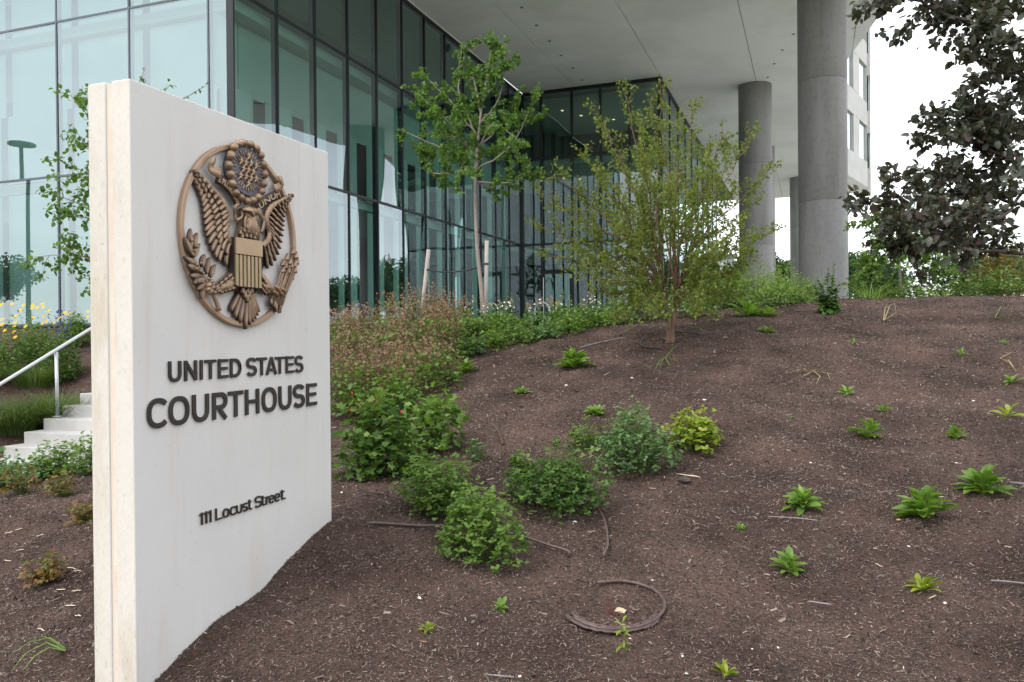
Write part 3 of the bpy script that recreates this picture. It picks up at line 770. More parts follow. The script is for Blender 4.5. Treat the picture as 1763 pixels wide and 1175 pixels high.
def spl(pts, n):
    """Catmull-Rom through 2-D points"""
    p = [Vector(q) for q in pts]; p = [p[0]*2-p[1]]+p+[p[-1]*2-p[-2]]; o = []; m = len(p)-3
    for k in range(n):
        s = k/(n-1)*m; i = min(int(s), m-1); t = s-i
        a, b, c, d = p[i], p[i+1], p[i+2], p[i+3]
        o.append(.5*((2*b)+(c-a)*t+(2*a-5*b+4*c-d)*t*t+(3*b-3*c+d-a)*t**3))
    return o
# ring: circle in the plane of the face
Lx, Rx, Tp, Bt = S(103, 500), S(719, 640), S(400, 68), S(432, 1062)
rc_ = Vector(((Lx[0]+Rx[0])/2, (S(395, 85)[1]+Bt[1])/2)); rA = (Rx[0]-Lx[0])/2; rB = (S(395, 85)[1]-Bt[1])/2
def ring(c, a, b, wd, w0, w1, k=96):
    vs = []
    for i in range(k):
        t = 2*math.pi*i/k; ct, st = math.cos(t), math.sin(t)
        for (r, w) in ((0, w0), (0, w1-.004), (.004, w1), (wd-.004, w1), (wd, w1-.004), (wd, w0)):
            vs.append(V3((c[0]+(a-r)*ct, c[1]+(b-r)*st), w))
    return MB().add(vs, [(i*6+j, ((i+1)%k)*6+j, ((i+1)%k)*6+(j+1)%6, i*6+(j+1)%6) for i in range(k) for j in range(6)])
ss(ring(rc_, rA, rB, .027, .004, .028), 'ring', M_bronze2, smooth=False)
# star glory
dc = S(457, 232, .05); da = (S(546, 235)[0]-S(370, 235)[0])/2; db = (S(455, 112)[1]-S(455, 352)[1])/2
k = 40
ss(plate([(dc[0]+math.cos(2*math.pi*i/k)*da*1.06, dc[1]+math.sin(2*math.pi*i/k)*db*1.06) for i in range(k)], .004, .046), 'star_disc', M_disc, smooth=False)
beads = [(438,82),(471,90),(503,112),(526,147),(540,196),(546,248),(541,298),(531,340),(511,370),(483,386),(453,391),(421,373),(394,347),(374,298),(365,248),(356,200),(367,148),(385,103),(410,86)]
for i, (a, b) in enumerate(beads):
    c = S(a, b, .055); nx = S(*beads[(i+1) % len(beads)], .055); pv = S(*beads[i-1], .055)
    t = (nx-pv); ang = math.atan2(t[1], t[0])
    ss(dome(c, t.length*.26, .022, .042, .030, ang), 'cloud_puff', M_bronze)
def star(c, r):
    pts = [(c[0]+math.sin(math.pi*j/5)*(r if j % 2 == 0 else r*.42), c[1]+math.cos(math.pi*j/5)*(r if j % 2 == 0 else r*.42)) for j in range(10)]
    return MB().add([V3(p, .046) for p in pts]+[V3(p, .054) for p in pts]+[V3(c, .062)], [(j, (j+1)%10, 10+(j+1)%10, 10+j) for j in range(10)]+[(10+j, 10+(j+1)%10, 20) for j in range(10)])
for a, b in ((458,155),(418,180),(443,190),(470,192),(497,207),(430,222),(456,228),(482,238),(415,257),(444,262),(470,272),(496,275),(456,300)):
    ss(star(S(a, b, .05), .0245), 'star', M_gold, smooth=False)
for i in range(34):
    t = 2*math.pi*(i+.5)/34; r0 = (.70 if i % 2 else .62)+(.08 if abs(math.cos(t)) > .8 else 0); r1 = .93 if i % 2 else .86
    p0 = Vector((dc[0]+math.cos(t)*da*r0, dc[1]+math.sin(t)*db*r0)); p1 = Vector((dc[0]+math.cos(t)*da*r1, dc[1]+math.sin(t)*db*r1))
    ss(blade(p0, p1, .0022, .050, .002, 'bar', th=.005, n=2), 'ray', M_gold)
# wings
def wing(lead, outer_, nf, mid, prim_w, tipdir=None, side=1, lead_r=(.004, .019)):
    Lc = spl([S(*p) for p in lead], 60); Oc = spl([S(*p) for p in outer_], 60)
    for layer, (frac, w0, nn, off) in enumerate(((1.0, .022, nf, 0), (.60, .032, nf-1, .4), (.34, .040, nf-3, .2))):
        for i in range(nn):
            s = (i+off)/(nf-.4); s = min(s, 1); j = int(s*59)
            a = Lc[j]; b = Oc[j]; tip = a+(b-a)*frac
            wdt = prim_w*(1.0 if layer == 0 else .85)
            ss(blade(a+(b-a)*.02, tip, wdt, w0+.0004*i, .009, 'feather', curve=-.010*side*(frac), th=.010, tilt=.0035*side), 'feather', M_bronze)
    ss(plate([Lc[k] for k in range(4, 60, 3)]+[Lc[k]+(Oc[k]-Lc[k])*.88 for k in range(58, 2, -3)], .012, .017), 'wing_backing', M_bronzed, smooth=False)
    n = len(Lc); mb = MB()
    rad = [lead_r[0]+(lead_r[1]-lead_r[0])*min(1, i/(n*.35)) for i in range(n)]
    vs = []
    for i in range(n):
        d = Lc[min(i+1, n-1)]-Lc[max(i-1, 0)]; d = d/d.length; q = Vector((-d[1], d[0]))
        for t in (180, 150, 120, 90, 60, 30, 0):
            c, s_ = math.cos(math.radians(t)), math.sin(math.radians(t))
            vs.append(V3(Lc[i]+q*rad[i]*c, .036+s_*rad[i]*.7))
    fs = [(i*7+j, (i+1)*7+j, (i+1)*7+j+1, i*7+j+1) for i in range(n-1) for j in range(6)]
    ss(mb.add(vs, fs), 'wing_edge', M_bronze)
wing([(172,222),(215,265),(262,325),(305,380),(335,430),(345,480),(337,540),(350,595),(385,628)],
     [(190,288),(204,345),(216,395),(222,450),(226,510),(236,575),(262,650),(302,712),(372,752)], 16, 0, .0165, side=1)
wing([(690,356),(650,378),(610,398),(572,430),(552,475),(556,520),(568,560),(560,600),(528,632)],
     [(680,392),(668,430),(658,470),(654,515),(650,560),(640,620),(622,680),(590,735),(545,760)], 15, 0, .015, side=-1)
# body behind the shield, legs, neck, head
def poly_dome(pts, w0, h, name, m, inset=.35):
    ps = spl([S(*p) for p in pts+[pts[0]]], len(pts)*4+1)[:-1]; c = sum(ps, Vector((0, 0)))/len(ps); n = len(ps); vs = []; 
    for k_, z in ((1, -.02), (1, 0), (.82, .55), (.55, .85), (.25, 1)):
        vs += [V3(c+(p-c)*k_, w0+(h*z if z > 0 else z)) for p in ps]
    vs.append(V3(c, w0+h))
    fs = [(j*n+i, j*n+(i+1)%n, (j+1)*n+(i+1)%n, (j+1)*n+i) for j in range(4) for i in range(n)]+[(4*n+i, 4*n+(i+1)%n, 5*n) for i in range(n)]
    return ss(MB().add(vs, fs), name, m)
poly_dome([(415,578),(510,592),(540,700),(535,800),(500,880),(455,900),(410,880),(378,800),(380,690)], .024, .02, 'body', M_bronzed)
poly_dome([(400,582),(410,535),(420,500),(428,470),(418,450),(430,425),(460,422),(485,436),(495,462),(497,500),(508,545),(514,600),(455,602)], .036, .034, 'neck', M_bronze)
poly_dome([(404,432),(420,424),(448,423),(474,430),(492,447),(486,468),(462,474),(448,470),(436,450),(418,444)], .058, .026, 'head', M_bronze)
poly_dome([(404,436),(414,427),(432,428),(440,442),(452,462),(455,478),(444,468),(430,450),(416,446),(407,447)], .078, .012, 'beak', M_gold)
ss(dome(S(461, 439, .08), .0055, .0045, .080, .006), 'eye', M_bronzed)
for a, b in ((415,560),(435,548),(457,552),(479,556),(497,568),(425,580),(447,576),(469,580),(491,588),(440,520),(462,524),(482,530),(452,498),(474,503)):
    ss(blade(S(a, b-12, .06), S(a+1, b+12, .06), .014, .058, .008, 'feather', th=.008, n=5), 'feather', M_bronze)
poly_dome([(388,750),(330,800),(285,848),(286,872),(320,882),(370,872),(400,850)], .030, .030, 'leg', M_bronze)
poly_dome([(528,770),(560,812),(585,845),(612,868),(606,892),(570,884),(530,865),(512,850)], .030, .030, 'leg', M_bronze)
rs_ = random.Random(4)
for (a, b, c_, d_) in ((395,790,300,862),(395,820,310,872),(392,850,325,876),(375,775,300,850),(528,790,590,870),(520,820,580,878),(520,845,565,882)):
    for q in range(4):
        t = q/4+.05; t2 = t+.27
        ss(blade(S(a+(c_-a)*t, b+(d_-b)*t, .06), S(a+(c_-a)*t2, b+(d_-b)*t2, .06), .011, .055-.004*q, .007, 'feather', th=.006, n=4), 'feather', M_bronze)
# tail
tips = [(372,978),(392,1012),(415,1042),(442,1074),(464,1052),(484,1035),(500,1020),(514,1002),(526,982)]
roots = [(425,870),(432,880),(440,888),(450,890),(458,890),(464,888),(472,882),(480,876),(486,868)]
for i, (r_, t_) in enumerate(zip(roots, tips)):
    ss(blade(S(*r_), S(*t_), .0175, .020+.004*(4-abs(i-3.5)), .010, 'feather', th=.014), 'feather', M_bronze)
for a, b in ((432,872),(456,868),(478,872),(444,895),(466,895),(455,915)):
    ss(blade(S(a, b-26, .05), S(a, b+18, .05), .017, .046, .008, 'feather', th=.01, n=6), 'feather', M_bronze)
# shield: plate, plain chief, seven pale stripes over dark grooves
A, B, Cc, D = S(387, 581, .07), S(531, 601, .07), S(533, 851, .07), S(390, 848, .07)
def sh(u, v): return (A[0]+(B[0]-A[0])*u, (A[1]+(D[1]-A[1])*v))
ps = [sh(0, 0), sh(1, 0), sh(1, .955), sh(.98, .985), sh(.94, 1), sh(.54, 1), sh(.5, 1.03), sh(.46, 1), sh(.06, 1), sh(.02, .985), sh(0, .955)]
ss(plate(ps, .028, .062), 'shield', M_bronzed, smooth=False, bevel=.002)
ss(plate([sh(.008, .005), sh(.992, .005), sh(.992, .335), sh(.008, .335)], .0625, .074), 'shield_chief', M_gold, smooth=False, bevel=.0015)
for i in range(7):
    u0 = .008+i*.1415; ss(plate([sh(u0, .350), sh(u0+.088 if i else u0+.092, .350), sh(u0+.088 if i else u0+.092, .985), sh(u0, .985 if i else .96)], .0625, .072), 'shield_stripe', M_olive if i % 2 == 0 else M_gold, smooth=False, bevel=.001)
# olive branch
stem = spl([S(*p) for p in ((300,975),(282,920),(250,850),(215,800),(180,740),(160,690),(148,640),(146,590))], 24)
ss(MB().tube([V3(p, .036) for p in stem], [.013-.0004*i for i in range(24)], 7), 'olive_stem', M_bronze2)
for (a, b, c_, d_, wd) in ((148,640,142,538,11),(165,645,180,560,10),(158,690,110,585,12),(165,690,192,618,10),(178,728,112,688,11),(188,760,122,732,12),(195,745,206,675,11),(218,780,236,692,11),(240,800,266,730,10),
                    (205,790,140,788,11),(215,805,152,828,12),(225,830,175,862,12),(232,842,200,912,12),(225,850,212,905,9),(212,770,158,760,8)):
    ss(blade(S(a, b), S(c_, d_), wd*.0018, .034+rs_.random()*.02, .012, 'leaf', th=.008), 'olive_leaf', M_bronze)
for a, b in ((155,600),(182,632),(182,730),(203,722),(200,765),(215,775),(192,822),(213,824),(241,803),(178,752),(170,655)):
    ss(dome(S(a, b, .05), .0085, .0085, .050, .010, k=8), 'olive_berry', M_bronze)
for a, b, r_ in ((252,838,.020),(272,852,.020),(262,872,.021),(280,878,.016),(250,860,.018),(266,820,.015)):
    ss(dome(S(a, b, .06), r_, r_*.8, .042, .026, .8, k=10), 'claw', M_bronze)
# arrows
for i, (hx, hy, fx, fy) in enumerate(((640,730,578,945),(660,700,590,962),(690,668,598,975),(706,690,606,985),(672,722,585,955),(686,740,600,970),(640,765,572,938),(702,735,612,990),(712,720,618,980),(700,765,610,985),(655,745,583,950),(690,800,615,965),(668,770,594,965))):
    w0 = .036+.0025*(i % 5)
    ss(MB().tube([V3(S(hx, hy), w0), V3(S(fx, fy), w0)], .0042, 5), 'arrow', M_bronze)
    p0, p1 = S(hx-2, hy+8), S(hx+4, hy-30); d = (p1-p0).normalized(); q = Vector((-d[1], d[0]))
    Ln = (p1-p0).length
    ss(MB().add([V3(p0+q*.015, w0), V3(p0+d*.008, w0+.012), V3(p0-q*.015, w0), V3(p1, w0+.004), V3(p0+q*.015, w0-.01), V3(p0-q*.015, w0-.01), V3(p1, w0-.01)],
       [(0, 1, 3), (1, 2, 3), (0, 3, 6, 4), (3, 2, 5, 6), (0, 4, 5, 2, 1)]), 'arrow_head', M_bronze, smooth=False)
    g0, g1 = S(fx+6, fy-32), S(fx, fy+4)
    if i % 2 == 0: ss(blade(g0, g1, .011, w0, .006, 'bar', th=.01, n=3), 'arrow_fletching', M_bronze)
for i, (a, b) in enumerate(((612,858),(622,870),(632,884),(645,868),(606,884))):
    ss(dome(S(a+8, b, .07), .030, .010, .052, .020, math.radians(-32), k=10), 'claw', M_bronze)
# ribbons with the motto
def band(pts, hw, w, name, m, th=.008, n=24, wob=0):
    cc = spl([S(*p) for p in pts], n); vs = []
    hs = hw if hasattr(hw, '__len__') else (hw, hw)
    for i, c in enumerate(cc):
        d = cc[min(i+1, n-1)]-cc[max(i-1, 0)]; d = d/d.length; q = Vector((-d[1], d[0])); h = hs[0]+(hs[1]-hs[0])*i/(n-1)
        ww = w+wob*math.sin(i/n*math.pi*3)
        vs += [V3(c+q*h, ww-th), V3(c+q*h, ww), V3(c-q*h, ww), V3(c-q*h, ww-th)]
    fs = [(i*4+j, (i+1)*4+j, (i+1)*4+(j+1)%4, i*4+(j+1)%4) for i in range(n-1) for j in range(4)]+[(0, 1, 2, 3), tuple((n-1)*4+j for j in (3, 2, 1, 0))]
    ss(MB().add(vs, fs), name, m); return cc
b1 = [(282,268),(318,290),(350,322),(378,362),(402,412)]
b2 = [(500,428),(530,402),(565,376),(598,362),(622,354)]
band([(268,160),(252,195),(262,228),(300,252)], (.012, .026), .046, 'ribbon', M_bronze2, wob=.006)
l1 = band(b1, .028, .042, 'ribbon', M_bronzed)
band([(400,404),(372,425),(378,455),(388,492),(410,478),(412,445)], (.010, .010), .05, 'ribbon', M_bronze, wob=.006)
band([(424,468),(416,500),(420,540),(432,520),(428,492)], (.006, .012), .066, 'ribbon', M_bronze)
l2 = band(b2, .026, .042, 'ribbon', M_bronzed)
band([(615,258),(622,285),(632,300),(610,318),(588,328)], (.010, .026), .046, 'ribbon', M_bronze2, wob=.006)
band([(500,428),(505,465),(522,480),(535,495),(522,530),(512,562)], (.016, .010), .052, 'ribbon', M_bronze, wob=.006)
def on_band(txt, cc, size, flip=1):
    cu = bpy.data.curves.new('t', 'FONT'); cu.body = txt; cu.offset = .012; cu.resolution_u = 2
    ob = bpy.data.objects.new('t', cu); C.objects.link(ob); dg = bpy.context.evaluated_depsgraph_get(); dg.update()
    me = bpy.data.meshes.new_from_object(ob.evaluated_get(dg)); bpy.data.objects.remove(ob)
    co = np.array([v.co[:] for v in me.vertices]); mn, mx_ = co.min(0), co.max(0); n = len(cc); vs = []; 
    for v in co:
        s = .06+.88*(v[0]-mn[0])/(mx_[0]-mn[0]); k_ = s*(n-1); i = min(int(k_), n-2); f = k_-i
        c = cc[i]*(1-f)+cc[i+1]*f; d = (cc[i+1]-cc[i]).normalized(); q = Vector((-d[1], d[0]))
        vs.append(c+q*((v[1]-mn[1])/(mx_[1]-mn[1])-.5)*size)
    m = len(vs)
    faces = [tuple(p.vertices) for p in me.polygons]; cnt = set((f[i], f[(i+1) % len(f)]) for f in faces for i in range(len(f)))
    mb = MB().add([V3(p, .042) for p in vs]+[V3(p, .047) for p in vs], [tuple(i+m for i in f) for f in faces]+[(a, b, b+m, a+m) for a, b in cnt if (b, a) not in cnt])
    ss(mb, 'motto', M_gold, smooth=False)
on_band('E PLURIBUS', l1, .033); on_band('UNUM', l2, .032)
# ================================================================ PLANT BUILDING KIT
def tmpl(kind):
    if kind == 'ovate':      # (x, y, z), y runs from base to tip
        v = [(0,0,0),(0,.33,-.03),(0,.68,-.07),(0,1,-.2),(-.30,.30,.05),(-.27,.66,.0),(.30,.30,.05),(.27,.66,.0)]
        f = [(0,1,4,4),(4,1,2,5),(5,2,3,3),(0,6,1,1),(6,7,2,1),(7,3,2,2)]
    elif kind == 'narrow':
        v = [(0,0,0),(0,.33,.03),(0,.68,.0),(0,1,-.15),(-.09,.30,.06),(-.08,.66,.03),(.09,.30,.06),(.08,.66,.03)]
        f = [(0,1,4,4),(4,1,2,5),(5,2,3,3),(0,6,1,1),(6,7,2,1),(7,3,2,2)]
    elif kind == 'round':    # scalloped leaflet
        v = [(0,0,0),(-.42,.42,.04),(-.44,.78,.0),(-.16,.93,-.03),(0,.82,-.01),(.16,.95,-.03),(.44,.78,.0),(.42,.42,.04),(0,.45,-.05)]
        f = [(0,8,1,1),(1,8,2,2),(2,8,4,3),(4,8,6,5),(6,8,7,7),(7,8,0,0)]
    elif kind == 'lobed':    # broad five-lobed leaf
        v = [(0,0,0),(-.5,.08,.05),(-.36,.36,.0),(-.62,.62,.0),(-.24,.66,-.04),(0,1.05,-.14),(.24,.66,-.04),(.62,.62,.0),(.36,.36,.0),(.5,.08,.05),(0,.42,-.05)]
        f = [(0,10,2,1),(2,10,4,3),(4,10,6,5),(6,10,8,7),(8,10,0,9)]
    elif kind == 'petal':
        v = [(0,0,0),(-.2,.5,.05),(0,1,0),(.2,.5,.05)]; f = [(0,3,2,1)]
    elif kind == 'pod':
        v = [(0,0,0),(-.12,.55,.0),(0,1,0),(.12,.55,.0),(0,.5,.12)]; f = [(0,3,4,4),(3,2,4,4),(2,1,4,4),(1,0,4,4)]
    return np.array(v, float), np.array(f, int)
def nrmz(a): return a/np.maximum(np.linalg.norm(a, axis=-1, keepdims=True), 1e-9)
def leaves_mesh(name, pos, tip, nrm, size, kind, m, rnd, wid=1.0):
    tv, tf = tmpl(kind); n = len(pos); k = len(tv)
    tip = nrmz(np.asarray(tip, float)); x = nrmz(np.cross(tip, nrm)); z = np.cross(x, tip)
    size = np.broadcast_to(np.asarray(size, float), (n,)); wid = np.broadcast_to(np.asarray(wid, float), (n,))
    V = (np.asarray(pos)[:, None, :] + size[:, None, None]*(tv[None, :, 0:1]*wid[:, None, None]*x[:, None, :] + tv[None, :, 1:2]*tip[:, None, :] + tv[None, :, 2:3]*z[:, None, :])).reshape(-1, 3)
    # faces: mix of quads and tris (degenerate quads become tris)
    tri = tf[:, 2] == tf[:, 3]
    base = (np.arange(n)*k)[:, None, None]
    Q = (tf[~tri][None]+base).reshape(-1, 4); T = (tf[tri][:, :3][None]+base).reshape(-1, 3)
    me = bpy.data.meshes.new(name); me.vertices.add(len(V)); me.vertices.foreach_set('co', V.astype(np.float32).ravel())
    loops = np.concatenate([Q.ravel(), T.ravel()]).astype(np.int32)
    me.loops.add(len(loops)); me.loops.foreach_set('vertex_index', loops)
    st = np.concatenate([np.arange(len(Q))*4, len(Q)*4+np.arange(len(T))*3]).astype(np.int32)
    me.polygons.add(len(st)); me.polygons.foreach_set('loop_start', st)
    try: me.polygons.foreach_set('loop_total', np.concatenate([np.full(len(Q), 4), np.full(len(T), 3)]).astype(np.int32))
    except Exception: pass
    me.materials.append(m)
    a = me.attributes.new('rnd', 'FLOAT', 'POINT'); a.data.foreach_set('value', np.repeat(np.broadcast_to(rnd, (n,)), k).astype(np.float32))
    me.update(calc_edges=True); me.polygons.foreach_set('use_smooth', np.ones(len(st), bool))
    return me
def stems_mesh(name, A, B, r0, r1, m, bend=None, seg=3):
    """many thin three-sided stems from A to B with an optional bend offset at mid-length"""
    A = np.asarray(A, float); B = np.asarray(B, float); n = len(A); bend = np.zeros((n, 3)) if bend is None else np.asarray(bend, float)
    d = nrmz(B-A); ref = np.where(np.abs(d[:, 2:3]) < .9, np.array([[0, 0, 1.]]), np.array([[1., 0, 0]]))
    u = nrmz(np.cross(d, ref)); v = np.cross(d, u)
    r0 = np.broadcast_to(np.asarray(r0, float), (n,)); r1 = np.broadcast_to(np.asarray(r1, float), (n,))
    rings = []
    for s in range(seg+1):
        t = s/seg; c = A+(B-A)*t+bend*(4*t*(1-t)); r = (r0+(r1-r0)*t)[:, None]
        for a in range(3):
            th = 2*math.pi*a/3; rings.append(c+(u*math.cos(th)+v*math.sin(th))*r)
    V = np.stack(rings, 1).reshape(-1, 3); k = 3*(seg+1)
    f = np.array([(s*3+a, s*3+(a+1) % 3, (s+1)*3+(a+1) % 3, (s+1)*3+a) for s in range(seg) for a in range(3)])
    Fq = (f[None]+(np.arange(n)*k)[:, None, None]).reshape(-1, 4)
    return np_mesh(name, V, Fq, m, smooth=True)
GREEN = leafmat('leaf_fresh', [(.06,.125,.022),(.115,.205,.036),(.19,.29,.06)])
GREENB = leafmat('leaf_blue_green', [(.055,.12,.04),(.115,.21,.075),(.21,.32,.13)])
GREEND = leafmat('leaf_deep', [(.04,.095,.02),(.085,.165,.032),(.18,.25,.06)])
LIME = leafmat('leaf_lime', [(.15,.22,.025),(.25,.33,.04),(.36,.38,.06)])
MAPLE = leafmat('leaf_maple', [(.055,.115,.025),(.095,.18,.036),(.16,.26,.06)], trans=.45)
OLIVE = leafmat('leaf_olive', [(.09,.13,.025),(.16,.205,.04),(.26,.27,.07)], trans=.45)
PURPLE = leafmat('leaf_purple', [(.028,.042,.022),(.050,.060,.038),(.070,.078,.052),(.098,.052,.052)], rough=.45, trans=.28, spec=.55, tcol=(1.3, 1.2, .6))
ROSE = leafmat('leaf_rosette', [(.09,.18,.03),(.15,.26,.045),(.22,.34,.07)], rough=.42)
RUST = leafmat('leaf_rust', [(.20,.06,.03),(.24,.13,.04),(.14,.15,.03),(.10,.15,.03)])
BROWN = leafmat('seed_pod', [(.22,.14,.085),(.38,.25,.155),(.52,.38,.25)], trans=.3, tcol=(1.2, 1.1, .8))
DRY = leafmat('dry_straw', [(.30,.21,.10),(.40,.30,.15),(.22,.24,.08)], trans=.2)
GRASS = leafmat('grass_blade', [(.04,.075,.018),(.08,.13,.03),(.15,.19,.06)], trans=.3)
GRASSL = leafmat('grass_bright', [(.09,.16,.03),(.15,.24,.05),(.23,.32,.09)], trans=.35)
FARG = leafmat('leaf_far', [(.025,.055,.02),(.04,.085,.03),(.07,.13,.045)])
M_stem = mat('green_stem', (.09, .13, .04), rough=.7)
M_stemr = mat('brown_stem', (.13, .08, .05), rough=.8)
M_twig = mat('twig_bark', (.11, .075, .06), (.17, .125, .10), scale=30, rough=.85)
M_bark = mat('young_bark', (.20, .17, .145), (.32, .28, .245), scale=22, rough=.85, bump=.5, bscale=40, stretch=(1, 1, 3))
M_barkr = mat('reddish_bark', (.13, .075, .05), (.24, .15, .105), scale=20, rough=.85, bump=.5, bscale=40, stretch=(1, 1, .4))
M_barkd = mat('dark_bark', (.045, .032, .03), (.075, .055, .05), scale=25, rough=.85, bump=.5, bscale=60)
M_white = mat('petal_white', (.75, .74, .66), rough=.7)
M_yellow = mat('petal_yellow', (.68, .38, .008), rough=.7)
M_blue = mat('petal_blue', (.07, .06, .28), rough=.7)
M_red = mat('petal_red', (.55, .07, .05), rough=.7)

def clump(name, label, cat, center, rx, ry, h, n, size, kind, m, seed, group=None, lobes=7, triple=True, extra=None, stem_m=None, up=.75):
    """dome of leaves on stems; lumpy because it is made of several overlapping domes"""
    rg = np.random.default_rng(seed); c = np.array(center)
    lc = []
    for i in range(lobes):
        a = rg.random()*6.283; q = math.sqrt(rg.random())*.62
        lc.append((q*math.cos(a), q*math.sin(a), rg.uniform(.10, .56), rg.uniform(.28, .54)))
    lc.append((0, 0, .40, .5)); lc += [(.5*math.cos(t_), .5*math.sin(t_), .16, .34) for t_ in (0.4, 1.7, 3.0, 4.3, 5.5)]; lc = np.array(lc); li = rg.integers(0, len(lc), n)
    d = rg.normal(size=(n, 3)); d[:, 2] = np.abs(d[:, 2])*.9 - .25; d = nrmz(d); r = lc[li, 3]*(rg.uniform(.5, 1.08, n)**.6)*np.where(rg.random(n) < .07, 1.28, 1)
    q = lc[li, :3]+d*r[:, None]
    q[:, 2] = np.maximum(q[:, 2], .04)
    p = c + q*np.array([rx, ry, h])
    gh = Hs(p[:, 0], p[:, 1]); p[:, 2] += (gh-c[2])*np.clip(1-q[:, 2]*1.4, 0, 1); p[:, 2] = np.maximum(p[:, 2], gh+.02)
    out = d.copy(); nr = nrmz(out*(1-up)+np.array([0, 0, up])+rg.normal(0, .28, (n, 3)))
    tip = nrmz(out*np.array([1, 1, .2])+rg.normal(0, .45, (n, 3)))
    root = empty(name, tuple(c)); tag(root, label, cat, group)
    rnd = np.clip(.5+rg.normal(0, .26, n)+(q[:, 2]-.5)*.25, 0, 1)
    pl_ = p-c
    if triple:
        P3, T3, N3, S3, R3_ = [], [], [], [], []
        side = nrmz(np.cross(tip, nr))
        for a in (-1, 0, 1):
            t3 = nrmz(tip*math.cos(a*1.15)+side*math.sin(a*1.15)); P3.append(pl_+t3*size*.12+nr*(.0 if a == 0 else .002)); T3.append(t3); N3.append(nrmz(nr+rg.normal(0, .12, (n, 3)))); S3.append(size*rg.uniform(.75, 1.15, n)); R3_.append(np.clip(rnd+rg.normal(0, .04, n), 0, 1))
        me = leaves_mesh('foliage', np.concatenate(P3), np.concatenate(T3), np.concatenate(N3), np.concatenate(S3), kind, m, np.concatenate(R3_))
    else:
        me = leaves_mesh('foliage', pl_, tip, nr, size*rg.uniform(.7, 1.25, n), kind, m, rnd)
    link('foliage', me, root)
    ns = min(n, 70); idx = rg.choice(n, ns, replace=False)
    A = np.stack([rg.normal(0, .12*rx, ns), rg.normal(0, .12*ry, ns), np.full(ns, -.03)], 1)
    link('stems', stems_mesh('stems', A, pl_[idx], .0028, .0016, stem_m or M_stem, bend=np.stack([np.zeros(ns), np.zeros(ns), .12*h*np.ones(ns)], 1)*.5), root)
    if extra: extra(root, rg, rx, ry, h)
    return root

